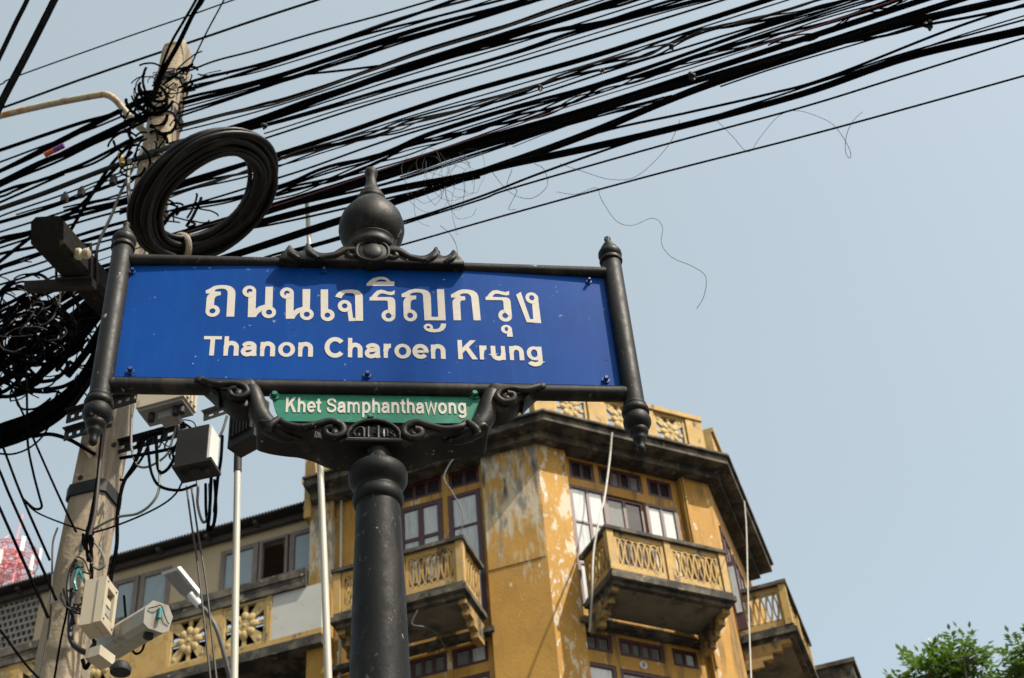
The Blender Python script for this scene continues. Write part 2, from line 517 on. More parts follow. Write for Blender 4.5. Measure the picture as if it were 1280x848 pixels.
def facade(F, s0, s1, openings, o=-0.12, z0=0.0, z1=ZE, name='wall', material='ochre', thick=0.17):
    """a wall sheet with rectangular openings (s0, s1, z0, z1), built from pieces round them"""
    mb = MB()
    ss = sorted({s0, s1, *[q for op in openings for q in op[:2]]})
    zs = sorted({z0, z1, *[q for op in openings for q in op[2:4]]})
    for i in range(len(ss) - 1):
        run = None
        for j in range(len(zs) - 1):
            cs, cz = (ss[i] + ss[i + 1]) / 2, (zs[j] + zs[j + 1]) / 2
            hole = any(a < cs < b and c < cz < d for a, b, c, d in openings)
            if hole:
                if run is not None:
                    mb.box(F, ss[i], ss[i + 1], o - thick, o, run, zs[j])
                    run = None
            elif run is None:
                run = zs[j]
        if run is not None:
            mb.box(F, ss[i], ss[i + 1], o - thick, o, run, z1)
    return mb.build(name, material, bld)


def window(parent, F, s0, s1, z0, z1, o, cols=1, bars=(), frame='maroon', glass='curtain', fw=0.055, bw=0.035, sash=0, name='window'):
    """frame with casement bars; every pane a sub-part set back in it"""
    mb = MB()
    e = 0.0015
    mb.box(F, s0, s0 + fw, o - 0.06, o, z0, z1)
    mb.box(F, s1 - fw, s1, o - 0.06, o, z0, z1)
    mb.box(F, s0 + fw + e, s1 - fw - e, o - 0.06, o - 0.002, z1 - fw, z1 - 0.002)
    mb.box(F, s0 + fw + e, s1 - fw - e, o - 0.06, o - 0.002, z0 + 0.002, z0 + fw)
    a, b, c, d = s0 + fw, s1 - fw, z0 + fw, z1 - fw
    us = [a + (b - a) * k / cols for k in range(cols + 1)]
    vs = [c] + [c + (d - c) * q for q in bars] + [d]
    for u in us[1:-1]:
        mb.box(F, u - bw * 0.75, u + bw * 0.75, o - 0.05, o - 0.006, c + e, d - e)
    for k in range(cols):
        for v in vs[1:-1]:
            mb.box(F, us[k] + (bw * 0.75 + e if k else e), us[k + 1] - (bw * 0.75 + e if k < cols - 1 else e), o - 0.05, o - 0.010, v - bw / 2, v + bw / 2)
    w = mb.build(name, frame, parent)
    for k in range(cols):
        for j in range(len(vs) - 1):
            gl = glass[(k * (len(vs) - 1) + j) % len(glass)] if isinstance(glass, (list, tuple)) else glass
            MB().box(F, us[k] + 0.004, us[k + 1] - 0.004, o - 0.048, o - 0.028, vs[j] + 0.004, vs[j + 1] - 0.004).build('pane', gl, w)
    return w


# ---- corner (right) face
opR = [(0.56, 1.20, 13.95, 16.19), (1.21, 1.91, 13.95, 16.17), (1.92, 2.50, 13.95, 16.16),
       (0.62, 1.06, 16.34, 16.72), (1.14, 1.93, 16.34, 16.72), (2.03, 2.48, 16.34, 16.70),
       (0.53, 0.98, 13.20, 13.50), (1.10, 1.84, 13.20, 13.50), (1.99, 2.42, 13.20, 13.50),
       (0.48, 1.00, 11.2, 13.0), (1.06, 1.90, 10.9, 12.98), (1.97, 2.46, 11.2, 12.98)]
facade(FR, 0.50, 2.60, opR)
facade(FR, 0.0, 0.50, [], o=0.0, z0=0, z1=ZE, name='pilaster', material='spotted', thick=0.28)
facade(FR, 2.60, RW, [], o=0.0, z0=0, z1=ZE, name='pilaster', material='ochre', thick=0.28)
MB().box(FR, 2.625, 2.655, 0.002, 0.035, 13.2, ZE - 0.02).build('drainpipe', 'ochre', bld)
window(bld, FR, 0.56, 1.20, 13.95, 16.19, -0.10, cols=2, bars=(0.33, 0.70), glass=['curtain', 'curtain_dull', 'curtain', 'curtain', 'curtain_dull'])
window(bld, FR, 1.21, 1.91, 13.95, 16.17, -0.15, cols=2, bars=(0.70,), glass=['dark_glass', 'dim_glass', 'dark_glass', 'dark_glass'])
window(bld, FR, 1.92, 2.50, 13.95, 16.16, -0.10, cols=2, bars=(0.40, 0.70), glass=['curtain', 'curtain_dull', 'curtain', 'curtain', 'curtain_dull'])
window(bld, FR, 0.62, 1.06, 16.34, 16.72, -0.13, cols=2, glass='dark_glass')
window(bld, FR, 1.14, 1.93, 16.34, 16.72, -0.13, cols=4, glass=['dark_glass', 'dim_glass', 'dark_glass', 'dim_glass'])
window(bld, FR, 2.03, 2.48, 16.34, 16.70, -0.13, cols=2, glass='dark_glass')
window(bld, FR, 0.53, 0.98, 13.20, 13.50, -0.13, cols=2, glass='dim_glass')
window(bld, FR, 1.10, 1.84, 13.20, 13.50, -0.13, cols=4, glass='dim_glass')
window(bld, FR, 1.99, 2.42, 13.20, 13.50, -0.13, cols=2, glass=['dim_glass', 'curtain'])
window(bld, FR, 0.48, 1.00, 11.2, 13.0, -0.13, cols=1, bars=(0.7,), glass=['curtain', 'curtain_dull', 'curtain', 'curtain', 'curtain_dull'])
window(bld, FR, 1.06, 1.90, 10.9, 12.98, -0.13, cols=2, bars=(0.7,), glass='dim_glass')
window(bld, FR, 1.97, 2.46, 11.2, 12.98, -0.13, cols=1, bars=(0.7,), glass='dim_glass')
MB().box(FR, 0.42, 2.66, -0.10, 0.05, 13.545, 13.62).build('lintel', 'mold_and_shade', bld)
# round number plate with its digit
pl_ = MB()
pl_.lathe([(0.062, 0), (0.066, 0.006), (0.055, 0.013)], lambda x, y, h: FR(1.46 + x, -0.119 + h, 13.10 + y), 24)
plate = pl_.build('number_plate', 'plate', bld)
dg = MB()
dg.ring(lambda u, o, v: FR(1.46 + u, o, 13.10 + v), 0, 0.016, 0.019, 0.017, 0.008, 0.007, -0.107, -0.1045, 16)
dg.ring(lambda u, o, v: FR(1.46 + u, o, 13.10 + v), 0, -0.016, 0.022, 0.019, 0.010, 0.008, -0.107, -0.1042, 16)
dg.build('digit', 'dark_steel', plate)

# ---- left face
opL = [(-1.56, -1.02, 13.95, 16.29), (-2.40, -1.66, 13.95, 16.30), (-3.04, -2.50, 13.95, 16.30),
       (-1.54, -1.02, 16.42, 16.76), (-2.40, -1.66, 16.42, 16.76), (-3.04, -2.50, 16.42, 16.76),
       (-1.62, -1.06, 13.18, 13.52), (-2.46, -1.70, 13.18, 13.52), (-3.06, -2.52, 13.18, 13.52),
       (-1.62, -1.06, 11.2, 13.02), (-2.46, -1.70, 10.9, 13.02), (-3.06, -2.52, 11.2, 13.02)]
facade(FL, -3.50, -0.94, opL)
facade(FL, -0.94, 0.0, [], o=0.0, z0=0, z1=ZE, name='pilaster', material='peeled', thick=0.28)
MB().box(FL, -0.925, -0.02, 0.0, 0.012, 14.62, ZE - 0.004).build('raised_plaster', 'peeled', bld)
facade(FL, LB, -3.50, [], o=0.0, z0=0, z1=ZE, name='pilaster', material='peeled', thick=0.28)
for s0, s1, zt in ((-1.56, -1.02, 16.29), (-3.04, -2.50, 16.30)):
    window(bld, FL, s0, s1, 13.95, zt, -0.10, cols=1, bars=(0.40, 0.74), glass='curtain', fw=0.075)
window(bld, FL, -2.40, -1.66, 13.95, 16.30, -0.10, cols=2, bars=(0.35, 0.74), glass=['curtain', 'curtain_dull', 'curtain_dull', 'curtain', 'curtain'], fw=0.085, bw=0.06)
for s0, s1, c in ((-1.54, -1.02, 2), (-2.40, -1.66, 3), (-3.04, -2.50, 2)):
    window(bld, FL, s0, s1, 16.42, 16.76, -0.13, cols=c, glass='dark_glass')
for s0, s1, c in ((-1.62, -1.06, 2), (-2.46, -1.70, 4), (-3.06, -2.52, 2)):
    window(bld, FL, s0, s1, 13.18, 13.52, -0.13, cols=c, glass=['dim_glass', 'curtain'] if s0 == -1.62 else 'dim_glass')
for s0, s1, c in ((-1.62, -1.06, 1), (-2.46, -1.70, 2), (-3.06, -2.52, 1)):
    window(bld, FL, s0, s1, 11.0, 13.02, -0.13, cols=c, bars=(0.7,), glass=['curtain', 'curtain_dull', 'curtain', 'curtain', 'curtain_dull'])
MB().box(FL, -3.48, -0.90, -0.10, 0.05, 13.56, 13.64).build('lintel', 'mold_and_shade', bld)
MB().tube([FL(-3.38, -0.06, z) for z in (11.0, 16.8)], 0.022, 8).build('drainpipe', 'white', bld)

# ---- side face
facade(FS, 0.0, SB, [(0.35, 1.05, 13.95, 16.15), (1.25, 2.05, 13.95, 16.15)], o=0.0, z0=0, z1=ZE, thick=0.28)
window(bld, FS, 0.35, 1.05, 13.95, 16.15, 0.03, cols=2, bars=(0.35, 0.7), glass=['curtain', 'curtain_dull', 'curtain', 'curtain', 'curtain_dull'])
window(bld, FS, 1.25, 2.05, 13.95, 16.15, 0.03, cols=2, bars=(0.35, 0.7), glass=['curtain', 'curtain_dull', 'curtain', 'curtain', 'curtain_dull'])
cs = MB()
cs.box(FS, 0.10, 0.14, 0.02, 0.17, 14.0, 15.25)
sh = cs.build('open_shutter', 'maroon', bld)
MB().box(FS, 0.085, 0.099, 0.05, 0.14, 14.3, 15.15).build('pane', 'curtain', sh)

# ---- eave slab: one outline round the three faces
def meet(F1, o1, F2, o2):
    p1, p2 = F1(0, o1, 0), F2(0, o2, 0)
    d1, d2 = F1.d, F2.d
    den = d1.x * d2.y - d1.y * d2.x
    t = ((p2.x - p1.x) * d2.y - (p2.y - p1.y) * d2.x) / den
    return p1 + d1 * t


def slab(oL, oR, oS, z0, z1, sl=LB + 0.04, ss=3.2, name='eave', material='mold_and_shade', back=-1.2):
    P = [FL(sl, oL, 0), meet(FL, oL, FR, oR), meet(FR, oR, FS, oS), FS(ss, oS, 0), FS(ss, back, 0), meet(FS, back, FL, back), FL(sl, back, 0)]
    n = len(P)
    mb = MB()
    mb.add([Vector((p.x, p.y, z0)) for p in P] + [Vector((p.x, p.y, z1)) for p in P],
           [tuple(range(n))[::-1], tuple(range(n, 2 * n))] + [(i, (i + 1) % n, n + (i + 1) % n, n + i) for i in range(n)])
    return mb.build(name, material, bld)


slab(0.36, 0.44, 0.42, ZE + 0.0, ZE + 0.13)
slab(0.16, 0.18, 0.20, ZE - 0.14, ZE - 0.003, sl=LB + 0.06, ss=3.1, name='cornice', material='mold_and_shade')
slab(0.42, 0.50, 0.47, ZE + 0.133, ZE + 0.17, name='eave_lip', material='mold_and_shade')


# ---- pierced cast panels
def cast_panel(mb, F, s0, s1, z0, z1, o, th=0.07):
    """square frame, diagonal leaves and a round eight-petal flower, open between"""
    w, h = s1 - s0, z1 - z0
    e = 0.001
    fw = 0.045
    mb.box(F, s0, s0 + fw, o - th, o, z0, z1)
    mb.box(F, s1 - fw, s1, o - th, o, z0, z1)
    mb.box(F, s0 + fw + e, s1 - fw - e, o - th, o - 0.002, z1 - fw, z1)
    mb.box(F, s0 + fw + e, s1 - fw - e, o - th, o - 0.002, z0, z0 + fw)
    cu, cv = (s0 + s1) / 2, (z0 + z1) / 2
    a, b = w / 2 - fw, h / 2 - fw

    def fn(u, oo, v):
        return F(cu + u * a, oo, cv + v * b)
    for su in (-1, 1):
        for sv in (-1, 1):
            arm = [(0.06, 0.22), (0.42, 0.72), (0.60, 0.99), (0.99, 0.99), (0.99, 0.60), (0.72, 0.42), (0.22, 0.06)]
            mb.prism([(su * x, sv * y) for x, y in arm], fn, o - th * 0.85, o - 0.012)
            mb.ball(lambda x, y, z, su=su, sv=sv: fn(su * 0.80 + x, o - 0.014 + y, sv * 0.80 + z), 0.14, 0.012, 0.14, 8, 5)
    for k in range(8):
        t = math.pi * k / 4
        mb.ball(lambda x, y, z, t=t: fn(0.46 * math.cos(t) + x * math.cos(t) - z * math.sin(t), o - 0.02 + y,
                                        0.46 * math.sin(t) + x * math.sin(t) + z * math.cos(t)), 0.27, 0.035, 0.215, 8, 5)
    for (x, y) in ((0, 0.80), (0, -0.80), (0.80, 0), (-0.80, 0)):
        mb.prism([(x + (0.10 if y else 0.2), y + (0.2 if y else 0.10)), (x - (0.10 if y else 0.2), y + (0.2 if y else 0.10)),
                  (x - (0.10 if y else 0.2), y - (0.2 if y else 0.10)), (x + (0.10 if y else 0.2), y - (0.2 if y else 0.10))], fn, o - th * 0.8, o - 0.02)
    mb.lathe([(0.40, 0), (0.40, 0.016), (0.30, 0.022), (0.17, 0.035), (0.13, 0.028), (0.08, 0.045)], lambda x, y, h_: fn(x, o - 0.03 + h_, y), 14)


ZP0, ZP1 = 17.07, 17.92
par = MB()
par.box(FR, -0.10, RW - 0.05, 0.02, 0.26, ZP1 - 0.02, ZP1 + 0.07)
par.box(FR, -0.08, RW - 0.07, 0.06, 0.22, ZP0, ZP0 + 0.09)
par.box(FL, -3.7, -0.16, 0.02, 0.22, ZP1 - 0.02, ZP1 + 0.07)
par.box(FL, -3.7, -0.16, 0.05, 0.18, ZP0, ZP0 + 0.09)
par.box(FS, 0.12, 3.0, 0.02, 0.26, ZP1 - 0.02, ZP1 + 0.07)
par.box(FS, 0.12, 3.0, 0.05, 0.21, ZP0, ZP0 + 0.85)
parapet = par.build('parapet', 'trim', bld)
for a, b in ((-0.09, 0.28), (0.90, 1.21), (1.83, 2.14), (2.76, RW - 0.06)):
    MB().box(FR, a, b, 0.05, 0.235, ZP0 + 0.001, ZP1 - 0.022).build('parapet_post', 'trim', parapet)
for a, b in ((0.29, 0.89), (1.22, 1.82), (2.15, 2.75)):
    m = MB()
    cast_panel(m, FR, a, b, ZP0 + 0.092, ZP1 - 0.022, 0.20)
    m.build('pierced_panel', 'cream_trim', parapet)
for a in (-3.68, -2.78, -1.88, -0.98):
    MB().box(FL, a, a + 0.30, 0.04, 0.195, ZP0 + 0.001, ZP1 - 0.022).build('parapet_post', 'trim', parapet)
    m = MB()
    cast_panel(m, FL, a + 0.31, a + 0.89 if a < -1 else -0.17, ZP0 + 0.092, ZP1 - 0.022, 0.16)
    m.build('pierced_panel', 'cream_trim', parapet)
# raised stub at the left end of the roof
st = MB()
st.box(FL, -3.98, -3.86, -0.30, 0.08, ZE - 0.4, 17.75)
st.box(FL, -4.02, -3.85, -0.31, 0.11, 17.20, 17.32)
st.build('parapet_stub', 'trim', bld)


# ---- balconies
def oval_panel(F, s0, s1, z0, z1, o, n, parent, th=0.045):
    m = MB()
    e = 0.001
    m.box(F, s0, s1, o - th, o, z1 - 0.085, z1)
    m.box(F, s0, s1, o - th, o, z0, z0 + 0.10)
    m.box(F, s0, s0 + 0.05, o - th, o - 0.002, z0 + 0.10 + e, z1 - 0.085 - e)
    m.box(F, s1 - 0.05, s1, o - th, o - 0.002, z0 + 0.10 + e, z1 - 0.085 - e)
    a, b, c, d = s0 + 0.05, s1 - 0.05, z0 + 0.10, z1 - 0.085
    step = (b - a) / (n + 0.0)
    for k in range(n + 1):
        u = a + step * k
        ru = step * 0.98
        lo, hi = max(u - ru, a), min(u + ru, b)
        m.ring(lambda uu, oo, v: F(min(max(uu, a), b), oo, v), u, (c + d) / 2, ru, (d - c) / 2 + 0.012, ru - 0.025, (d - c) / 2 - 0.020,
               o - th + (0.004 if k % 2 else 0.0), o - (0.008 if k % 2 else 0.004), 18)
    return m.build('oval_railing', 'trim', parent)


def balcony(F, s0, s1, out, zr, panels, ends=True, nside=6, mids=()):
    """slab on stepped corbels, posts, coping rails and pierced oval panels"""
    zf = 13.90
    b = MB()
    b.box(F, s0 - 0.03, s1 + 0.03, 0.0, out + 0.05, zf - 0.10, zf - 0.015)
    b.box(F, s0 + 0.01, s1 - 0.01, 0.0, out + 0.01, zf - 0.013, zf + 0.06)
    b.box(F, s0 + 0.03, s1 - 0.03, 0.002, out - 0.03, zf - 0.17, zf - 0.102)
    root = b.build('balcony', 'mold_and_shade', bld)
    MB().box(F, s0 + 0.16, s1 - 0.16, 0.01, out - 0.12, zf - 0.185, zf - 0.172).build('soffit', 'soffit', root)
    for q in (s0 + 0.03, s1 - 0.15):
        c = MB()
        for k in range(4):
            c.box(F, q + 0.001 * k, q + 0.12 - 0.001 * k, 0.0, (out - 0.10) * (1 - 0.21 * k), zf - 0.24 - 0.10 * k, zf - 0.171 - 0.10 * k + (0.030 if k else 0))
        c.build('corbel', 'shaded_trim', root)
    t = 0.11
    for q in (s0, s1 - t):
        MB().box(F, q, q + t, out - t, out, zf + 0.061, zr - 0.062).build('post', 'trim', root)
    for q in mids:
        MB().box(F, q, q + 0.10, out - 0.09, out - 0.002, zf + 0.061, zr - 0.062).build('post', 'trim', root)
    r_ = MB()
    r_.box(F, s0 - 0.03, s1 + 0.03, out - 0.13, out + 0.03, zr - 0.06, zr)
    r_.box(F, s0 - 0.028, s0 + 0.13, 0.0, out - 0.132, zr - 0.062, zr - 0.003)
    r_.box(F, s1 - 0.13, s1 + 0.028, 0.0, out - 0.132, zr - 0.062, zr - 0.003)
    r_.build('rail', 'mold_and_shade', root)
    for a, c, n in panels:
        oval_panel(F, a, c, zf + 0.075, zr - 0.064, out - 0.03, n, root)
    d = F.d
    for q, sgn in ((s0 + 0.075, -1), (s1 - 0.075, 1)):
        G = Frame(0, 0, 0)
        p = F(q, 0, 0)
        G.p = Vector((p.x, p.y, 0))
        G.d = F.n.copy() * 1.0
        G.n = F.d * sgn
        oval_panel(G, 0.02, out - t - 0.005, zf + 0.075, zr - 0.064, 0.03, nside, root)
    return root


balcony(FR, 0.55, 2.56, 0.85, 14.72, [(0.67, 1.50, 7), (1.62, 2.44, 7)], mids=(1.51,))
balcony(FL, -3.08, -1.03, 0.85, 14.74, [(-2.96, -2.06, 8), (-1.94, -1.15, 7)], mids=(-2.05,))
balcony(FS, 0.18, 2.2, 0.85, 14.74, [(0.30, 1.15, 7), (1.25, 2.08, 7)], mids=(1.15,), nside=6)
# deeper canopy further along the side street
cp = MB()
cp.box(FS, 3.05, 6.0, 0.0, 1.40, 14.25, 14.68)
cp.box(FS, 3.0, 6.05, 0.0, 1.46, 14.682, 14.76)
cp.build('canopy', 'mold_and_shade', bld)

# ================================================================== wing to the left of the tower
wing = thing('wing_building', FL(-7, 0, 0), 'low beige upper storey with grey casements and dark corrugated roof beside the ochre tower', 'building')
OW = -0.35
wl = MB()
WS = [(-5.68, -5.00), (-4.97, -4.46), (-4.42, -3.93), (-7.70, -7.22), (-7.18, -6.60)]
ss = [-12.5]
zb, zt, wz0, wz1 = 15.30, 16.90, 15.64, 16.62
edges = sorted(WS)
cur = -12.5
wl.box(FL, -12.5, -9.98, OW - 0.2, OW, zb, zt)
wl.box(FL, -9.15, -7.70, OW - 0.2, OW, zb, zt)
wl.box(FL, -6.60, -5.68, OW - 0.2, OW, zb, zt)
wl.box(FL, -3.93, -3.905, OW - 0.2, OW, zb, zt)
wl.box(FL, -7.699, -6.601, OW - 0.2, OW - 0.002, wz1, zt)
wl.box(FL, -5.679, -3.931, OW - 0.2, OW - 0.002, wz1, zt)
wl.box(FL, -7.699, -6.601, OW - 0.2, OW - 0.002, zb, wz0)
wl.box(FL, -5.679, -3.931, OW - 0.2, OW - 0.002, zb, wz0)
wl.box(FL, -9.979, -9.151, OW - 0.2, OW - 0.002, 16.82, zt)
wl.box(FL, -9.979, -9.151, OW - 0.2, OW - 0.002, zb, 15.84)
wl.build('wall', 'beige', wing)
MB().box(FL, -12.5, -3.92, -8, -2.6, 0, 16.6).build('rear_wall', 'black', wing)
for k, (a, b) in enumerate(WS):
    if k == 1:
        w = MB()
        w.box(FL, a, a + 0.05, OW - 0.06, OW + 0.02, wz0, wz1)
        w.box(FL, b - 0.05, b, OW - 0.06, OW + 0.02, wz0, wz1)
        w.box(FL, a + 0.051, b - 0.051, OW - 0.06, OW + 0.018, wz0, wz0 + 0.05)
        w.box(FL, a + 0.051, b - 0.051, OW - 0.06, OW + 0.018, wz1 - 0.05, wz1)
        o = w.build('window', 'grey_wood', wing)
        o['label'] = 'open casement showing the dark room behind'
        MB().box(FL, a + 0.25, b + 0.4, OW - 1.6, OW - 0.3, 16.66, 16.70).build('ceiling_strip', 'beige', o)
    else:
        window(wing, FL, a, b, wz0, wz1, OW + 0.02, cols=1, frame='grey_wood', glass='blue_glass', fw=0.085)
# corrugated roof edge
rf = MB()
n = 150
top, bot = [], []
for i in range(n * 4 + 1):
    s = -12.5 + (8.6 - 0.0) * i / (n * 4)
    h = 0.020 * math.sin(i * math.pi / 2)
    top.append((s, h))
vv, ff = [], []
for s, h in top:
    vv += [FL(s, OW + 0.30, 16.93 + h), FL(s, OW + 0.30, 16.955 + h), FL(s, -4.2, 18.0 + h), FL(s, -4.2, 17.98 + h)]
for i in range(len(top) - 1):
    a, b = 4 * i, 4 * (i + 1)
    for k in range(4):
        ff.append((a + k, b + k, b + (k + 1) % 4, a + (k + 1) % 4))
rf.add(vv, ff)
rf.build('corrugated_roof', 'roof', wing)
fb = MB()
fb.box(FL, -12.5, -3.92, OW + 0.02, OW + 0.10, 16.80, 16.90)
for k in range(10):
    fb.box(FL, -12.2 + 0.9 * k, -12.14 + 0.9 * k, OW + 0.101, OW + 0.25, 16.84, 16.90)
fb.build('eave_board', 'roof', wing)
# ledge and pierced parapet below the windows
lg = MB()
lg.box(FL, -12.5, -3.905, OW + 0.001, 0.12, 15.36, 15.50)
lg.box(FL, -12.5, -3.905, -0.15, 0.10, 15.18, 15.358)
lg.build('ledge', 'mold_and_shade', wing)
pr = MB()
for a, b in ((-9.2, -8.98), (-8.15, -7.90), (-7.12, -6.93), (-6.92, -6.27), (-5.56, -5.34), (-4.57, -4.49)):
    pr.box(FL, a, b, -0.08, 0.075, 14.345, 15.178)
pr.box(FL, -12.5, -3.62, -0.10, 0.09, 14.22, 14.343)
wp = pr.build('parapet', 'trim', wing)
for a, b in ((-6.265, -5.565), (-5.335, -4.575), (-7.88, -7.125), (-8.975, -8.155), (-10.1, -9.205)):
    m = MB()
    cast_panel(m, FL, a, b, 14.347, 15.176, 0.06)
    m.build('pierced_panel', 'cream_trim', wp)
MB().box(FL, -4.485, -3.64, -0.05, 0.05, 14.345, 15.178).build('white_panel', 'whitewall', wing)
MB().box(FL, -12.5, -3.6, -0.9, 0.14, 14.05, 14.218).build('floor_slab', 'mold_and_shade', wing)
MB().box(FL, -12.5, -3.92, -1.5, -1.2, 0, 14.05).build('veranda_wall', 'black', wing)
# breeze-block screen: cells with real holes, too small to pick apart
bs = MB()
cols_, rows_ = 8, 7
s0, s1, z0, z1 = -9.975, -9.155, 15.845, 16.815
du, dv = (s1 - s0) / cols_, (z1 - z0) / rows_
for r_ in range(rows_):
    sh_ = (r_ % 2) * 0.5 * du
    bs.box(FL, s0, s1, OW - 0.12, OW, z0 + dv * r_, z0 + dv * r_ + dv * 0.36)
    for c_ in range(cols_ + 1):
        u = s0 + du * c_ + sh_
        if u + du * 0.14 < s1:
            bs.box(FL, max(s0, u - du * 0.14), u + du * 0.14, OW - 0.12, OW - 0.003, z0 + dv * r_ + dv * 0.361, z0 + dv * (r_ + 1) - 0.001)
bs.box(FL, s0, s1, OW - 0.12, OW, z1 - 0.02, z1)
o = bs.build('breeze_block_screen', 'breeze', wing)
o['kind'] = 'stuff'

# ================================================================== street name sign
SG = Frame(9.6, -0.27, 2.14)
sign = thing('street_sign', SG(0.008, 0, 0), 'ornate black iron street sign with blue Thai and English name panel and green district plate', 'street sign')


def sp(px, py, o=0.0):
    return SG.hit(px, py, o)


def lathe_at(mb, s, prof, n=28):
    mb.lathe(prof, lambda x, y, h: SG(s + x, y, h), n)


# post
post = MB()
lathe_at(post, 0.008, [(0.075, 0.13), (0.075, 0.35), (0.06, 0.40), (0.053, 0.6), (0.051, 2.5), (0.049, 2.89), (0.0445, 3.06), (0.040, 3.20), (0.0385, 3.236)], 36)
po = post.build('post', 'iron', sign)
cap = MB()
lathe_at(cap, 0.008, [(0.036, 3.226), (0.0400, 3.228), (0.0435, 3.232), (0.0455, 3.239), (0.0455, 3.246), (0.0430, 3.254), (0.0400, 3.258), (0.0395, 3.264),
                      (0.0425, 3.268), (0.0490, 3.275), (0.0530, 3.285), (0.0535, 3.296), (0.0510, 3.305), (0.0440, 3.312), (0.032, 3.316), (0.026, 3.320), (0.026, 3.352)], 36)
cap.build('post_cap', 'iron', sign)

ZT, ZB = 3.836, 3.503                              # rail axes
rail = MB().tube([SG(-0.49, 0, ZT), SG(0.0, 0, ZT + 0.003), SG(0.49, 0, ZT)], 0.0132, 14)
rail.build('top_rail', 'iron', sign)
rail = MB().tube([SG(-0.49, 0, ZB), SG(0.49, 0, ZB)], 0.0158, 16)
rail.build('bottom_rail', 'iron', sign)
for s in (-0.498, 0.498):
    p = MB()
    lathe_at(p, s, [(0.0205, 3.46), (0.0205, 3.868), (0.0185, 3.872)], 20)
    fp = p.build('frame_post', 'iron', sign)
    f_ = MB()
    lathe_at(f_, s, [(0.0190, 3.866), (0.0235, 3.868), (0.0245, 3.872), (0.0225, 3.877), (0.0205, 3.880), (0.0225, 3.883), (0.0250, 3.889), (0.0245, 3.896), (0.0215, 3.902),
                     (0.0175, 3.905), (0.0185, 3.908), (0.0165, 3.913), (0.0125, 3.915), (0.0132, 3.918), (0.0112, 3.923), (0.0075, 3.926), (0.0062, 3.934),
                     (0.0072, 3.938), (0.0068, 3.943), (0.0035, 3.946)], 24)
    f_.build('finial', 'iron', fp)
    q = MB()
    lathe_at(q, s, [(0.0050, 3.362), (0.0075, 3.365), (0.0080, 3.371), (0.0070, 3.376), (0.0085, 3.382), (0.0120, 3.388), (0.0135, 3.392), (0.0125, 3.397), (0.0145, 3.400),
                    (0.0180, 3.405), (0.0190, 3.410), (0.0175, 3.414), (0.0225, 3.419), (0.0265, 3.427), (0.0268, 3.436), (0.0240, 3.445), (0.0220, 3.449), (0.0260, 3.452),
                    (0.0270, 3.458), (0.0255, 3.464), (0.0225, 3.468), (0.0235, 3.472), (0.0205, 3.478)], 24)
    q.build('pendant', 'iron', fp)


# name panel, slightly bowed forward at its top middle
def bow(s, z):
    k = max(0.0, min(1.0, (z - 3.52) / 0.31))
    return 0.009 * (1 - (s / 0.48) ** 2) * k


def on_panel(u, o, v):
    return SG(u, o - 0.008 + bow(u, v), v + 0.005)


pan = MB()
nu, nv = 32, 10
u0, u1, v0, v1 = -0.479, 0.479, 3.522, 3.829
for side, oo in ((0, 0.006), (1, 0.002)):
    vs_ = [on_panel(u0 + (u1 - u0) * i / nu, oo, v0 + (v1 - v0) * j / nv) for j in range(nv + 1) for i in range(nu + 1)]
    fs_ = []
    for j in range(nv):
        for i in range(nu):
            a = j * (nu + 1) + i
            q = (a, a + 1, a + nu + 2, a + nu + 1)
            fs_.append(q if side == 0 else q[::-1])
    pan.add(vs_, fs_, True)
panel = pan.build('name_panel', 'blue', sign)

# --- lettering: Thai glyphs as outlines with loops, measured on the panel
STAG = [0]


def layer():
    STAG[0] = (STAG[0] + 1) % 9
    return 0.0064 + 0.00007 * STAG[0]


def glyph_mesh(origin, scale, polys, rings, mb):
    ox, oy = origin
    for pg in polys:
        pts = [sp(ox + x / scale, oy + y / scale) for x, y in pg]
        mb.prism(pts, on_panel, 0.0052, layer())
    for (x0, x1, y0, y1, hx0, hx1, hy0, hy1) in rings:
        a = sp(ox + x0 / scale, oy + (y0 + y1) / 2 / scale)
        b = sp(ox + x1 / scale, oy + (y0 + y1) / 2 / scale)
        c = sp(ox + (x0 + x1) / 2 / scale, oy + y0 / scale)
        d = sp(ox + (x0 + x1) / 2 / scale, oy + y1 / scale)
        e_ = sp(ox + hx0 / scale, oy + (hy0 + hy1) / 2 / scale)
        f_ = sp(ox + hx1 / scale, oy + (hy0 + hy1) / 2 / scale)
        g_ = sp(ox + (hx0 + hx1) / 2 / scale, oy + hy0 / scale)
        h_ = sp(ox + (hx0 + hx1) / 2 / scale, oy + hy1 / scale)
        mb.ring(on_panel, (a[0] + b[0]) / 2, (c[1] + d[1]) / 2, (b[0] - a[0]) / 2, (c[1] - d[1]) / 2, (f_[0] - e_[0]) / 2, (g_[1] - h_[1]) / 2,
                0.0052, layer(), 28, hc=((e_[0] + f_[0]) / 2, (g_[1] + h_[1]) / 2))


th = MB()
glyph_mesh((250, 350), 12.8, [
    [(90, 210), (150, 185), (210, 150), (270, 134), (340, 128), (430, 134), (490, 150), (535, 182), (560, 222), (566, 270), (545, 627), (420, 627), (442, 250), (432, 217),
     (405, 194), (370, 184), (310, 184), (260, 195), (230, 214), (240, 226), (200, 265), (90, 255)],
    [(165, 225), (330, 233), (332, 286), (278, 296), (243, 316), (228, 350), (220, 470), (150, 500), (88, 540), (104, 330), (122, 288), (162, 262)],
    [(776, 240), (897, 240), (885, 638), (762, 638)],
    [(880, 518), (945, 470), (1040, 443), (1070, 520), (990, 540), (945, 570), (912, 605), (893, 638), (840, 638)],
    [(1048, 165), (1168, 165), (1157, 500), (1090, 520), (1035, 500)],
], [(85, 315, 443, 630, 148, 246, 497, 577), (678, 897, 145, 325, 745, 838, 193, 272), (985, 1215, 473, 658, 1053, 1153, 525, 605)], th)
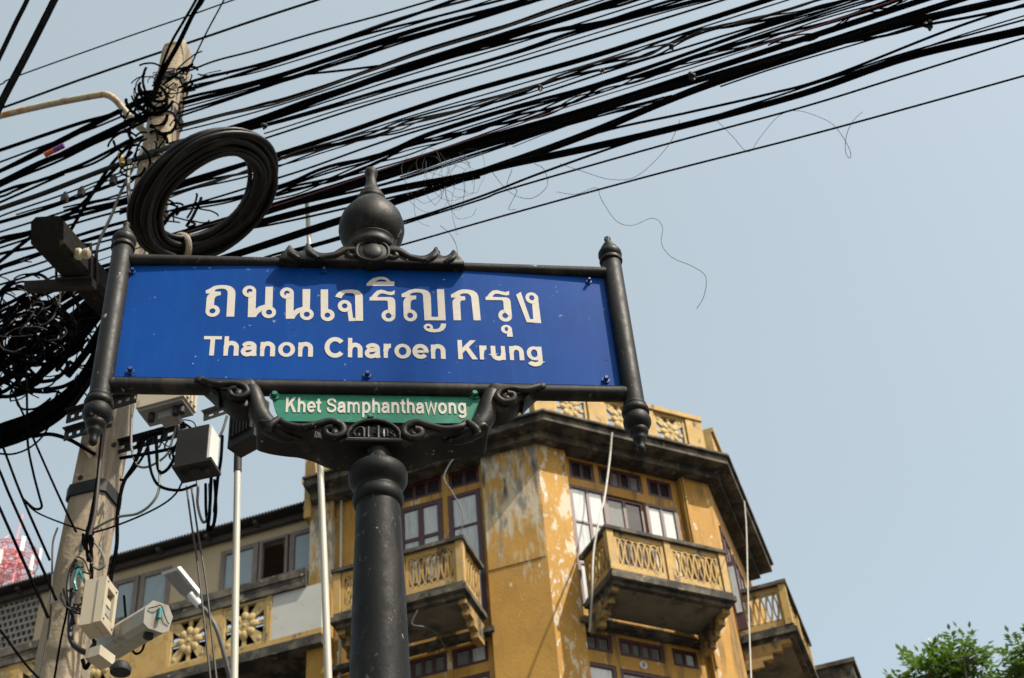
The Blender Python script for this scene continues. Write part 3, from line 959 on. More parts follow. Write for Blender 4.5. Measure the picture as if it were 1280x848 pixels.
glyph_mesh((345, 350), 12.8, [
    [(160, 270), (284, 270), (278, 665), (155, 665)],
    [(272, 550), (335, 506), (432, 480), (455, 560), (385, 566), (345, 590), (310, 630), (290, 665), (236, 665)],
    [(424, 205), (548, 205), (540, 530), (480, 545), (425, 530)],
    [(713, 212), (832, 212), (832, 560), (775, 600), (715, 620)],
], [(62, 284, 178, 355, 128, 218, 228, 305), (380, 602, 508, 690, 442, 540, 560, 640), (713, 937, 520, 708, 775, 868, 576, 653), (987, 1207, 380, 565, 1053, 1143, 432, 510)], th)
glyph_mesh((0, 0), 1.0, [
    [(418.8, 375.6), (420.4, 372.7), (423.9, 369.5), (428.6, 367.7), (434, 367), (440, 367), (446, 367.7), (450, 369.5), (452.8, 372.7), (453.4, 377), (453.8, 405), (444.3, 405),
     (443.7, 374), (441.5, 371.5), (437, 371), (432, 371.2), (429.2, 373), (427.5, 375.5), (426.9, 377.5)],
    [(433.6, 388), (438.8, 383.8), (441.2, 401.3), (445.0, 401.5), (445.0, 405.05), (436, 405.05)]], [], th)
glyph_mesh((440, 345), 10.667, [
    [(192, 183), (192, 152), (300, 131), (565, 127), (561, 183)],
    [(192, 160), (230, 120), (280, 86), (350, 68), (420, 68), (470, 85), (520, 128), (468, 130), (440, 107), (390, 98), (350, 105), (310, 125), (290, 150), (240, 168)],
    [(245, 340), (290, 285), (330, 250), (380, 235), (430, 242), (480, 262), (530, 262), (568, 240), (567, 292), (530, 305), (480, 300), (430, 285), (390, 282), (355, 295), (328, 338)],
    [(233, 332), (510, 330), (548, 340), (572, 368), (578, 420), (578, 575), (520, 560), (480, 515), (478, 400), (465, 375), (233, 375)],
    [(660, 290), (720, 262), (760, 240), (830, 225), (900, 225), (970, 235), (1015, 255), (1040, 285), (1050, 330), (1060, 600), (1040, 632), (967, 632), (945, 310), (935, 285),
     (905, 272), (860, 268), (810, 275), (770, 292), (780, 305), (740, 335), (660, 330)],
    [(715, 310), (855, 312), (855, 358), (810, 365), (788, 382), (780, 405), (780, 520), (735, 540), (688, 575), (683, 390), (700, 355), (720, 338)],
    [(1130, 228), (1225, 228), (1250, 632), (1000, 632), (1000, 588), (1150, 588)],
    [(957, 728), (985, 765), (1040, 785), (1100, 790), (1170, 783), (1220, 760), (1248, 720), (1255, 675), (1185, 675), (1180, 705), (1160, 735), (1130, 747), (1060, 747)],
], [(393, 578, 495, 647, 447, 527, 535, 607), (688, 868, 490, 645, 735, 815, 533, 603), (955, 1080, 675, 770, 993, 1043, 705, 742)], th)
glyph_mesh((555, 355), 9.846, [
    [(83, 175), (130, 150), (180, 122), (230, 110), (300, 112), (360, 125), (400, 150), (420, 185), (428, 230), (453, 482), (365, 482), (333, 200), (315, 175), (285, 158), (235, 158),
     (190, 175), (205, 190), (150, 212), (85, 208)],
    [(145, 190), (258, 195), (262, 238), (215, 245), (198, 264), (210, 482), (118, 482), (103, 260), (118, 232), (143, 212)],
    [(520, 205), (560, 155), (600, 122), (650, 115), (700, 128), (750, 140), (800, 125), (803, 172), (765, 180), (720, 172), (670, 160), (630, 160), (605, 178), (596, 204)],
    [(510, 198), (770, 203), (800, 215), (818, 245), (837, 430), (790, 420), (738, 370), (730, 255), (712, 237), (512, 237)],
    [(800, 560), (836, 585), (850, 680), (778, 678), (775, 628)],
    [(887, 170), (945, 135), (1062, 465), (1110, 463), (1110, 506), (1020, 502)],
    [(1085, 255), (1158, 200), (1198, 510), (1104, 506)],
], [(670, 838, 350, 495, 718, 790, 390, 455), (703, 838, 535, 640, 747, 793, 560, 612), (1003, 1162, 138, 275, 1048, 1113, 172, 235)], th)
th.build('thai_lettering', 'letter', panel)


# --- Latin letters: strokes in em units (heavy sans serif)
def arc(cx, cy, rx, ry, a0, a1, n=14):
    return [(cx + rx * math.cos(rad(a0 + (a1 - a0) * k / n)), cy + ry * math.sin(rad(a0 + (a1 - a0) * k / n))) for k in range(n + 1)]


def rect(x0, y0, x1, y1):
    return ('p', [(x0, y0), (x1, y0), (x1, y1), (x0, y1)])


SW = 0.158
ARCH = [(0.14, 0.26)] + arc(0.305, 0.305, 0.165, 0.165, 180, 0) + [(0.47, 0.0)]
GLYPH = {
    'T': (0.611, [rect(0.02, 0.60, 0.59, 0.72), rect(0.232, 0, 0.38, 0.61)]),
    'h': (0.611, [rect(0.07, 0, 0.21, 0.72), ('s', ARCH)]),
    'n': (0.611, [rect(0.07, 0, 0.205, 0.525), ('s', ARCH)]),
    'm': (0.889, [rect(0.07, 0, 0.205, 0.525), ('s', [(0.14, 0.26)] + arc(0.292, 0.315, 0.152, 0.155, 180, 0) + [(0.444, 0)]),
                  ('s', [(0.444, 0.26)] + arc(0.597, 0.315, 0.152, 0.155, 180, 0) + [(0.749, 0)])]),
    'u': (0.611, [('s', [(0.14, 0.525), (0.14, 0.22)] + arc(0.305, 0.22, 0.165, 0.165, 180, 360) + [(0.47, 0.27)]), rect(0.405, 0, 0.54, 0.525)]),
    'o': (0.611, [('r', (0.305, 0.26, 0.272, 0.275, 0.128, 0.155))]),
    'p': (0.611, [rect(0.07, -0.21, 0.205, 0.525), ('r', (0.318, 0.26, 0.252, 0.272, 0.112, 0.158))]),
    'g': (0.611, [('r', (0.29, 0.27, 0.252, 0.265, 0.112, 0.150)), ('s', [(0.47, 0.525), (0.47, -0.03)] + arc(0.29, -0.03, 0.18, 0.115, 0, -165))]),
    'a': (0.556, [('s', [(0.07, 0.365)] + arc(0.265, 0.345, 0.165, 0.125, 160, 0) + [(0.43, 0.12), (0.455, 0.0)]),
                  ('s', [(0.43, 0.315), (0.25, 0.285)] + arc(0.215, 0.165, 0.135, 0.115, 95, 270) + [(0.33, 0.075), (0.43, 0.17)])]),
    'r': (0.389, [rect(0.07, 0, 0.205, 0.525), ('s', [(0.14, 0.23)] + arc(0.30, 0.26, 0.16, 0.195, 180, 86))]),
    'e': (0.556, [('s', [(0.49, 0.235)] + arc(0.28, 0.262, 0.195, 0.205, 5, 322, 24)), rect(0.10, 0.215, 0.545, 0.315)]),
    'C': (0.722, [('s', arc(0.375, 0.36, 0.265, 0.305, 38, 322, 26))]),
    'K': (0.722, [rect(0.075, 0, 0.225, 0.72), ('p', [(0.22, 0.22), (0.22, 0.42), (0.50, 0.72), (0.69, 0.72)]), ('p', [(0.315, 0.385), (0.425, 0.49), (0.72, 0), (0.535, 0)])]),
    'S': (0.667, [('s', smooth2([(0.555, 0.49), (0.50, 0.60), (0.335, 0.655), (0.165, 0.60), (0.118, 0.515), (0.175, 0.425), (0.335, 0.375), (0.50, 0.315), (0.558, 0.205),
                                 (0.495, 0.11), (0.335, 0.062), (0.155, 0.11), (0.09, 0.235)], 5))]),
    't': (0.333, [('s', [(0.155, 0.67), (0.155, 0.16)] + arc(0.255, 0.15, 0.10, 0.09, 180, 275, 6) + [(0.31, 0.062)]), rect(0.01, 0.415, 0.31, 0.525)]),
    'w': (0.778, [('s', [(0.065, 0.54), (0.215, 0.02), (0.39, 0.52), (0.565, 0.02), (0.715, 0.54)])]),
    ' ': (0.278, []),
}


def stroke_poly(path, w):
    """outline of a constant-width stroke with mitred bends"""
    L_, R_ = [], []
    n = len(path)
    for i in range(n):
        a, b, c = Vector(path[max(i - 1, 0)]), Vector(path[i]), Vector(path[min(i + 1, n - 1)])
        e1 = (b - a).normalized() if i else (c - b).normalized()
        e2 = (c - b).normalized() if i < n - 1 else e1
        n1, n2 = Vector((-e1.y, e1.x)), Vector((-e2.y, e2.x))
        m = (n1 + n2)
        m = m.normalized() if m.length > 1e-4 else n1
        k = min(1.0 / max(m.dot(n1), 0.35), 2.2)
        L_.append(b + m * (w / 2 * k))
        R_.append(b - m * (w / 2 * k))
    return L_, R_


def latin(text, x0, x1, base0, base1, cap, fn, back, front, mb, sw=SW):
    total = sum(GLYPH[c][0] for c in text) - 0.09
    kx = (x1 - x0) / total
    kz = cap / 0.72
    pen = -0.045
    cnt = 0
    for c in text:
        adv, parts = GLYPH[c]

        def place(x, y, pen=pen):
            u = x0 + (pen + x) * kx
            return (u, base0 + (base1 - base0) * (u - x0) / (x1 - x0) + y * kz)
        for kind, data in parts:
            cnt += 1
            f_ = front + 0.00007 * (cnt % 7)
            if kind == 'p':
                mb.prism([place(*q) for q in data], fn, back, f_)
            elif kind == 'r':
                cx, cy, rx, ry, hx, hy = data
                a = place(cx, cy)
                mb.ring(fn, a[0], a[1], rx * kx, ry * kz, hx * kx, hy * kz, back, f_, 26)
            else:
                L_, R_ = stroke_poly(data, sw * (0.80 if c in 'wmS' else 0.92 if c in 'ae' else 1.0))
                for i in range(len(L_) - 1):
                    q = [place(*L_[i]), place(*L_[i + 1]), place(*R_[i + 1]), place(*R_[i])]
                    mb.prism(q, fn, back, f_)
        pen += adv


lt = MB()
xa, zc = sp(256, 423)
xb, zd = sp(679, 450)
_, zb0 = sp(270, 447)
_, zb1 = sp(640, 452.5)
latin('Thanon Charoen Krung', xa, xb, zb0, zb1, zc - sp(262, 447)[1], on_panel, 0.0052, 0.0066, lt)
lt.build('latin_lettering', 'letter', panel)


def bolt(px, py, material, parent, o0, r=0.0085):
    s, z = sp(px, py, o0)
    b = MB()
    b.lathe([(r * 1.25, 0.0), (r * 1.25, 0.003), (r * 0.9, 0.0031)], lambda x, y, h: SG(s + x, o0 + h, z + y), 14)
    b.lathe([(r * 0.85, 0.0025), (r * 0.85, 0.010), (r * 0.6, 0.012)], lambda x, y, h: SG(s + x, o0 + h, z + y), 6)
    b.build('bolt', material, parent)


for q in ((163, 465), (459, 470), (757, 476), (166, 341), (736, 353), (405, 340)):
    s_, z_ = sp(*q)
    bolt(q[0], q[1], 'blue_bolt', panel, -0.002 + bow(s_, z_), 0.0062 if q[1] > 400 else 0.0045)

# green district plate
gp = MB()
gpts = [sp(338, 490), sp(602, 489), sp(597, 515), sp(591, 530), sp(352, 530), sp(344, 512)]
gp.prism(gpts, SG, -0.004, 0.002)
gplate = gp.build('district_plate', 'green', sign)
gl = MB()
xa, z1_ = sp(357, 500)
xb, _ = sp(583, 512)
_, b0 = sp(357, 517)
_, b1 = sp(583, 519)
latin('Khet Samphanthawong', xa, xb, b0 + 0.0005, b1 + 0.0005, 0.0365, SG, 0.001, 0.0030, gl, sw=0.135)
gl.build('latin_lettering', 'letter', gplate)
for q in ((343, 496), (593, 495), (463, 524)):
    bolt(q[0], q[1], 'green_bolt', gplate, 0.002, 0.0075)


# --- crest on the top rail
def mirror(half):
    """half outline from the middle top outward to the end bottom"""
    return half + [(-x, y) for x, y in half[::-1] if abs(x) > 1e-6]


SF = lambda x, o, z: SG(x, o * 0.80, z - o * 0.80 * 0.85)    # sighted on the middle plane: a detail that stands forward stands lower


crest = MB()
half = smooth2([(0.0, 3.880), (0.020, 3.878), (0.040, 3.884), (0.058, 3.878), (0.076, 3.862)], 4)[:-1] + \
    smooth2([(0.078, 3.860), (0.095, 3.856), (0.108, 3.858), (0.120, 3.869), (0.128, 3.883)], 4) + [(0.134, 3.882)] + \
    smooth2([(0.1345, 3.876), (0.139, 3.861), (0.146, 3.857), (0.155, 3.862), (0.164, 3.876)], 4) + [(0.170, 3.874), (0.175, 3.861), (0.182, 3.850), (0.186, 3.842), (0.186, 3.830)]
crest.prism([(x, z - 0.010 if z > 3.84 else z - 0.008) for x, z in mirror(half)], SG, -0.020, 0.029, 0.004)
# raised folds and scroll eyes
for sg in (-1, 1):
    for (x0_, z0_, x1_, z1_) in ((0.133, 3.880, 0.108, 3.850), (0.169, 3.874, 0.147, 3.848)):
        crest.tube(smooth_path([SF(sg * x0_, 0.024, z0_), SF(sg * (x0_ + x1_) / 2 + sg * 0.004, 0.036, (z0_ + z1_) / 2), SF(sg * x1_, 0.034, z1_)], 5), 0.0066, 8)
    crest.tube(smooth_path([SF(sg * 0.105, 0.034, 3.852), SF(sg * 0.075, 0.036, 3.862), SF(sg * 0.055, 0.036, 3.876), SF(sg * 0.035, 0.035, 3.878), SF(sg * 0.030, 0.034, 3.866),
                            SF(sg * 0.040, 0.034, 3.858), SF(sg * 0.049, 0.035, 3.863), SF(sg * 0.045, 0.037, 3.869)], 6), 0.0066, 8)
cr = crest.build('crest', 'iron', sign)
bud = MB()
bud.prism(smooth2([(0.0, 3.912), (0.010, 3.900), (0.026, 3.888), (0.031, 3.872), (0.026, 3.852), (0.0, 3.842), (-0.026, 3.852), (-0.031, 3.872), (-0.026, 3.888), (-0.010, 3.900), (0.0, 3.912)], 3)[:-1],
          lambda x, o, z: SG(x * 1.05, o, z - 0.026), 0.0, 0.038, 0.006)
bud.ball(lambda x, y, z: SG(x, 0.036 + y, 3.842 + z + (0.012 * max(0, z / 0.022) ** 2)), 0.021, 0.008, 0.020, 16, 10)
bud.tube([SG(x, 0.037, z - 0.026) for x, z in smooth2([(0.0, 3.912), (0.010, 3.900), (0.027, 3.888), (0.032, 3.872), (0.027, 3.852), (0.0, 3.842), (-0.027, 3.852), (-0.032, 3.872), (-0.027, 3.888), (-0.010, 3.900)], 3)], 0.0032, 6, closed=True)
bud.build('lotus_bud', 'iron', cr)
urn = MB()
lathe_at(urn, 0.0, [(0.028, 3.83), (0.030, 3.866), (0.046, 3.870), (0.050, 3.876), (0.050, 3.882), (0.0485, 3.889), (0.0500, 3.893), (0.0520, 3.897), (0.0495, 3.903), (0.0575, 3.912), (0.0650, 3.926), (0.0685, 3.943), (0.0675, 3.960), (0.0630, 3.977),
                    (0.0550, 3.992), (0.0450, 4.008), (0.0370, 4.020), (0.0305, 4.027), (0.0290, 4.030), (0.0315, 4.035), (0.0305, 4.042), (0.0262, 4.045), (0.0272, 4.050), (0.0250, 4.056), (0.0200, 4.064),
                    (0.0158, 4.076), (0.0125, 4.091), (0.0109, 4.104), (0.0106, 4.112), (0.0128, 4.120), (0.0143, 4.127), (0.0132, 4.135), (0.0090, 4.139)], 44)
urn.build('urn_finial', 'iron', sign)

# --- bracket under the bottom rail
br = MB()
half = [(0.0, 3.400), (0.10, 3.399), (0.150, 3.396), (0.180, 3.402), (0.192, 3.408)]
half += smooth2([(0.205, 3.412), (0.212, 3.396), (0.190, 3.386), (0.160, 3.380), (0.135, 3.377), (0.110, 3.369), (0.090, 3.358), (0.070, 3.350), (0.045, 3.348), (0.0, 3.348)], 4)
br.prism(mirror(half[:-1]), SG, -0.050, 0.028, 0.008)
for sg in (-1, 1):
    # S-shaped arm, thick and round
    arm = smooth_path([SG(sg * 0.229, 0.000, 3.502), SG(sg * 0.223, 0.006, 3.485), SG(sg * 0.216, 0.008, 3.460), SG(sg * 0.207, 0.008, 3.430), SG(sg * 0.192, 0.010, 3.404),
                       SF(sg * 0.160, 0.012, 3.386), SF(sg * 0.13, 0.008, 3.378)], 6)
    nA = len(arm)
    br.tube(arm, [(0.0155 + 0.004 * math.sin(math.pi * i / (nA - 1))) * min(1.0, 0.25 + 2.2 * (1 - i / (nA - 1))) for i in range(nA)], 14)
    # leaf running back along the rail, curling into a scroll
    leaf = smooth2([(0.318, 3.516), (0.300, 3.497), (0.283, 3.475), (0.268, 3.455), (0.250, 3.441), (0.234, 3.437), (0.222, 3.444), (0.215, 3.462), (0.212, 3.500), (0.222, 3.524),
                    (0.250, 3.524), (0.290, 3.523)], 4)
    br.prism([(sg * x, z if z < 3.47 else z - 0.012) for x, z in leaf], SG, -0.020, 0.020, 0.009)
    br.tube(smooth_path([SF(sg * 0.315, 0.026, 3.519), SF(sg * 0.285, 0.034, 3.509), SF(sg * 0.258, 0.036, 3.511), SF(sg * 0.238, 0.036, 3.505), SF(sg * 0.231, 0.036, 3.490), SF(sg * 0.243, 0.036, 3.478),
                         SF(sg * 0.259, 0.036, 3.482), SF(sg * 0.262, 0.037, 3.495), SF(sg * 0.250, 0.039, 3.499)], 6), 0.0065, 8)
    br.ball(lambda x, y, z: SF(sg * 0.248 + x, 0.034 + y, 3.490 + z), 0.010, 0.010, 0.010, 10, 6)
    br.ball(lambda x, y, z: SF(sg * 0.320 + x, 0.012 + y, 3.521 + z), 0.012, 0.014, 0.009, 8, 6)
    # long leaf along the upper edge of the bracket, ending in a scroll beside the medallion
    br.tube(smooth_path([SF(sg * 0.170, 0.024, 3.424), SF(sg * 0.158, 0.034, 3.415), SF(sg * 0.130, 0.036, 3.409), SF(sg * 0.100, 0.036, 3.417), SF(sg * 0.078, 0.036, 3.424), SF(sg * 0.058, 0.036, 3.414),
                         SF(sg * 0.055, 0.036, 3.397), SF(sg * 0.068, 0.036, 3.387), SF(sg * 0.084, 0.036, 3.392), SF(sg * 0.085, 0.037, 3.405), SF(sg * 0.074, 0.040, 3.408)], 6), 0.0075, 8)
    br.tube(smooth_path([SF(sg * 0.172, 0.030, 3.426), SF(sg * 0.186, 0.034, 3.412), SF(sg * 0.190, 0.030, 3.400)], 5), 0.008, 8)
    br.ball(lambda x, y, z: SF(sg * 0.071 + x, 0.034 + y, 3.399 + z), 0.009, 0.012, 0.009, 10, 6)
bracket = br.build('bracket', 'iron', sign)
md = MB()
dome = [(-0.045, 3.382)] + [(0.047 * math.cos(rad(a)), 3.386 + 0.042 * math.sin(rad(a))) for a in range(170, 5, -15)] + [(0.045, 3.382)]
md.prism(dome, lambda x, o, z: SG(x, o, z - 0.022), 0.0, 0.026, 0.005)
md.tube([SF(x * 1.04, 0.038, z) for x, z in dome], 0.0042, 8, closed=True)
md.tube([SF(-0.050, 0.036, 3.379), SF(0.050, 0.036, 3.379)], 0.0055, 8)
medal = md.build('medallion', 'iron', bracket)
ml = MB()


def mark(pts, r=0.0026):
    ml.tube(smooth_path([SF(x, 0.040, z) for x, z in pts], 4), r, 6)


mark([(-0.018, 3.388), (-0.018, 3.404), (-0.022, 3.410), (-0.030, 3.408), (-0.036, 3.400), (-0.034, 3.391), (-0.028, 3.390), (-0.027, 3.396)])
mark([(-0.010, 3.412), (-0.010, 3.388), (-0.006, 3.387)])
mark([(-0.003, 3.397), (0.003, 3.397)])
mark([(0.008, 3.414), (0.008, 3.388), (0.012, 3.387)])
mark([(0.018, 3.388), (0.018, 3.406), (0.023, 3.404), (0.024, 3.396), (0.022, 3.392), (0.027, 3.390)])
mark([(0.036, 3.402), (0.031, 3.400), (0.030, 3.397), (0.036, 3.393), (0.036, 3.389), (0.030, 3.388)])
ml.build('raised_emblem', 'iron', medal)

# ================================================================== power pole
PB, PT = at_z(86, 700, 0) * 0, None
FP = Frame(-16, -1.47, 4.22)                      # the vertical sheet in which the cables run


def fp(px, py, o=0.0):
    return FP.point(px, py, o)


pole_low, pole_high = fp(76, 848), fp(222, 66)
axis = (pole_high - pole_low)
base = pole_low - axis * ((pole_low.z) / axis.z)
pole = thing('power_pole', base, 'tall stained square concrete pole carrying the cables and meter boxes', 'utility pole')
yaw = rad(-12)
ex, ey = Vector((math.cos(yaw), math.sin(yaw), 0)), Vector((-math.sin(yaw), math.cos(yaw), 0))
sh = MB()
levels = 14
half0, half1 = 0.092, 0.058
vv, ff = [], []
prof = [(-1, -0.72), (-0.72, -1), (0.72, -1), (1, -0.72), (1, 0.72), (0.72, 1), (-0.72, 1), (-1, 0.72)]
for i in range(levels + 1):
    t = i / levels
    c = base + (pole_high - base) * t
    h = half0 + (half1 - half0) * t
    for a, b in prof:
        vv.append(c + ex * (a * h) + ey * (b * h))
for i in range(levels):
    for k in range(8):
        ff.append((i * 8 + k, i * 8 + (k + 1) % 8, (i + 1) * 8 + (k + 1) % 8, (i + 1) * 8 + k))
ff.append(tuple(levels * 8 + k for k in range(8)))
sh.add(vv, ff)
# domed head
c = pole_high
rows = [(1.0, 0.0), (0.92, 0.02), (0.7, 0.04), (0.35, 0.05)]
vv, ff = [], []
for s_, dz in rows:
    for a, b in prof:
        vv.append(c + ex * (a * half1 * s_) + ey * (b * half1 * s_) + Vector((0, 0, dz)))
for i in range(3):
    for k in range(8):
        ff.append((i * 8 + k, i * 8 + (k + 1) % 8, (i + 1) * 8 + (k + 1) % 8, (i + 1) * 8 + k))
ff.append(tuple(24 + k for k in range(8)))
sh.add(vv, ff, True)
sh.build('shaft', 'pole', pole)


def pole_at(z):
    return base + (pole_high - base) * (z / pole_high.z)


def band(z, h=0.05, w=1.12):
    m = MB()
    c = pole_at(z)
    hh = (half0 + (half1 - half0) * z / pole_high.z) * w
    a = [c + ex * (x * hh) + ey * (y * hh) for x, y in prof]
    b = [p + Vector((0, 0, h)) for p in a]
    m.add(a + b, [tuple(range(8))[::-1], tuple(range(8, 16))] + [(k, (k + 1) % 8, 8 + (k + 1) % 8, 8 + k) for k in range(8)])
    m.build('steel_band', 'dark_steel', pole)


for z in (7.30, 7.05, 6.75, 6.45, 4.95):
    band(z)
hl = MB()
for (px, py) in ((119, 640), (115, 668), (101, 598), (143, 557), (112, 700)):
    p = fp(px, py, 0.105)
    hl.lathe([(0.010, 0), (0.010, 0.006), (0.006, 0.006)], lambda x, y, h, p=p: p + FP.d * x + Vector((0, 0, y)) + FP.n * h, 10)
hl.build('bolt_hole', 'black', pole)

# ================================================================== cables
LEVEL = [0]


def cable(pts, w, label, group=None, material='cable', o=0.0, wob=0.0, name='cable', per=8, cat='cable', n=6):
    """one cable through points sighted on the cable sheet, w is its width in pixels there"""
    ps = []
    for q in pts:
        oo = q[2] if len(q) > 2 else o
        ps.append(fp(q[0], q[1], oo))
    path = smooth_path(ps, per)
    if name == 'cable':                            # spans run on well past the picture
        (xa, ya), (xb, yb) = pts[0][:2], pts[-1][:2]
        if xb > 1150 or yb < 8:
            d = (path[-1] - path[-4]).normalized()
            d.z *= 0.3
            path += [path[-1] + d * k for k in (0.5, 1.5, 4, 9, 16)]
        if xa < 0:
            d = (path[0] - path[3]).normalized()
            d.z *= 0.3
            path = [path[0] + d * k for k in (14, 8, 4, 1.5, 0.5)] + path
    dist = sum((p - EYE).length for p in ps) / len(ps)
    r = (max(w * (1.22 if 1.2 < w < 4.1 else 1.08 if w > 1.2 and name == 'cable' else 1.0), 0.7) if name != 'hair_wire' else 0.75) * dist / FOCAL / 2
    if wob:
        ph = random.uniform(0, 6)
        ph2 = random.uniform(0, 6)
        fr, fr2 = random.uniform(0.16, 0.42), random.uniform(0.5, 0.95)
        path = [p + Vector((0, 0, wob * (math.sin(i * fr + ph) + 0.45 * math.sin(i * fr2 + ph2) * math.sin(i * 0.11 + ph)))) + FP.n * (wob * math.cos(i * fr + ph)) for i, p in enumerate(path)]
    ob = MB().tube(path, r, n).build(name, material)
    return tag(ob, label, cat, group)


def strand(pts, widths, label, group, o=0.0, spread=None, wob=0.004, mats=None, ext=True):
    """several cables lashed side by side; each its own object"""
    if ext:
        # carry the run on past the frame
        (xa, ya), (xb, yb) = pts[-2][:2], pts[-1][:2]
        if xb > 300 and (yb < 30 or xb > 1200):
            L_ = math.hypot(xb - xa, yb - ya)
            pts = pts + [(xb + (xb - xa) / L_ * 70, yb + (yb - ya) / L_ * 70)]
    n = len(widths)
    tot = spread if spread is not None else sum(widths) * 0.8
    for i, w in enumerate(widths):
        off = (i - (n - 1) / 2) * (tot / max(n, 1)) if n > 1 else 0
        q = [(x + off * 0.28, y + off) for x, y in pts]
        lb = label if n > 3 or n == 1 else ({2: ('upper ', 'lower '), 3: ('uppermost ', 'middle ', 'lowest ')}[n][i] + label)
        cable(q, w, lb, group if n > 1 else None, (mats[i] if mats else 'cable'), o + random.uniform(-0.03, 0.03), wob if n > 1 else wob * 0.4)


G_ = 'overhead cables strung across the street'
strand([(-60, 125), (0, 106), (20, 96), (160, 46), (230, 22), (292, 0)], [1.6], 'topmost thin wire passing above the pole head', None, 0.1, wob=0)
strand([(-60, 154), (0, 136), (100, 100), (202, 65), (229, 56), (320, 25), (397, 0)], [2.7], 'single wire running straight behind the pole head to the upper right', None, -0.1, wob=0)
cable([(-40, 152), (0, 70), (20, 28), (34, 0), (55, -50)], 5.5, 'shorter of two steep thick cables crossing the top left corner', None, 'cable', 0.6)
cable([(-25, 190), (0, 132), (35, 65), (68, 0), (95, -55)], 8, 'longer of two steep thick cables crossing the top left corner', None, 'cable', 0.6)
cable([(186, 135, 0.1), (195, 105, 0.14), (212, 58, 0.2), (230, 26, 0.3), (245, 0, 0.35), (270, -50, 0.4)], 2.6, 'thinner cable rising steeply from the pole head', None)
cable([(190, 125, 0.1), (203, 90, 0.14), (220, 60, 0.2), (240, 20, 0.3), (251, 0, 0.35), (276, -50, 0.4)], 4.6, 'thicker cable rising steeply from the pole head', None)
cable([(193, 122, 0.12), (207, 86, 0.15), (223, 57, 0.2), (242, 18, 0.3), (254, 0, 0.35), (279, -50, 0.4)], 3.2, 'middle cable rising steeply from the pole head', None)
cable([(233, 94, 0.05), (256, 45, 0.1), (280, 0, 0.2), (305, -50, 0.25)], 1.6, 'lone thin wire rising from the right side of the pole head', None)

strand([(190, 108), (205, 97), (235, 89), (270, 76), (320, 63), (395, 41), (480, 18), (542, 0)], [2.2], 'first thin wire leaving the pole head to the right', None, wob=0)
strand([(215, 112), (250, 99), (320, 82), (420, 52), (500, 25), (568, 0)], [3.4], 'upper black cable of the strand with a brown cable under it', None, wob=0)
strand([(225, 116), (320, 86), (382, 65), (495, 25), (585, 0)], [3.0], 'brown cable lashed under a black one near the pole head', None, mats=['brown_cable'], wob=0.002)
strand([(230, 113), (320, 87), (440, 48), (535, 24), (627, 0)], [2.8], 'cable that parts from the brown one above the coil', None, wob=0.002)
strand([(165, 160), (200, 137), (245, 123), (320, 104), (427, 70), (530, 37), (640, 6), (665, 0)], [3.4, 3.0, 2.4], 'black cable in the three-cable strand third from the top', 'cables of the third strand', wob=0.004)
strand([(205, 150), (232, 141), (320, 112), (370, 97), (440, 74), (495, 54), (640, 10), (676, 0)], [2.8, 2.4], 'black cable in the paired strand just below the third strand', 'cables of the paired strand', wob=0.003)
strand([(325, 106), (370, 95), (430, 88), (470, 83), (485, 80), (640, 30), (735, 0)], [2.6], 'cable that leaves one strand and sags over to the next', None, wob=0)
strand([(150, 185), (195, 167), (262, 148), (320, 135), (370, 120), (470, 86), (560, 55), (640, 30), (730, 0)], [3.4, 2.4], 'cable of the two-cable strand passing behind the coil top', 'cables passing the coil top', wob=0.003, mats=['cable', 'brown_cable'])
strand([(180, 195), (225, 180), (320, 152), (420, 117), (520, 81), (640, 44), (740, 13), (785, 0)], [4, 3.6, 3], 'black cable in the thick strand rising from the coil top', 'cables rising from the coil top', wob=0.003)
strand([(470, 100), (560, 72), (640, 52), (685, 41), (740, 31), (790, 17), (850, 0)], [3.2, 2.4], 'cable of the pair that joins the thick strand midway', 'cables joining the thick strand', wob=0.003)
strand([(240, 180), (320, 160), (420, 132), (520, 102), (640, 68), (730, 38), (815, 16), (880, 0)], [3.6, 2.0], 'cable of the pair running under the thick strand', 'cables under the thick strand', wob=0.002)
strand([(200, 215), (335, 172), (480, 125), (640, 80), (815, 28), (905, 0)], [2.3], 'lone thin cable in the wide gap above the smooth thick cable', None, wob=0)
strand([(120, 262), (190, 240), (300, 207), (352, 192), (432, 166), (500, 142), (570, 119), (640, 99), (740, 71), (840, 39), (960, 0)], [6.4], 'smooth thick black cable running alone to the upper right', None, wob=0)
strand([(150, 265), (222, 240), (312, 213), (355, 200), (432, 178), (482, 164), (532, 150), (640, 119), (715, 93), (790, 72), (840, 55), (890, 37), (960, 20), (1040, 0)],
       [2.2, 2.0, 2.6, 1.8, 1.5, 2.0], 'thin cable in the knotted strand under the smooth thick cable', 'cables of the knotted strand', spread=9, wob=0.010,
       mats=['cable', 'brown_cable', 'cable', 'brown_cable', 'cable', 'cable'])
strand([(170, 275), (233, 258), (300, 238), (350, 222), (390, 209), (495, 172), (640, 129), (765, 88), (865, 57), (960, 28), (1055, 0)], [2.3], 'single thin cable under the knotted strand', None, wob=0)
strand([(205, 280), (225, 263), (290, 250), (360, 230), (407, 212), (470, 196), (532, 170), (640, 137), (765, 100), (960, 33), (1065, 0)], [4.2, 2.2], 'cable of the pair passing through the coil', 'cables passing through the coil', wob=0.003)
strand([(330, 248), (390, 230), (460, 207), (520, 183), (585, 164), (640, 150), (702, 130), (750, 112), (795, 96), (855, 77), (960, 47), (1110, 0)],
       [2.2, 2.0, 3.0, 1.6, 1.8], 'thin cable in the ragged strand above the red wire', 'cables of the ragged strand', spread=9, wob=0.010)
strand([(200, 300), (345, 256), (480, 214), (602, 175), (724, 140), (850, 99), (1000, 50), (1130, 8)], [4.2, 3.8], 'black cable in the heavy strand beside the red wire', 'cables beside the red wire', wob=0.001)
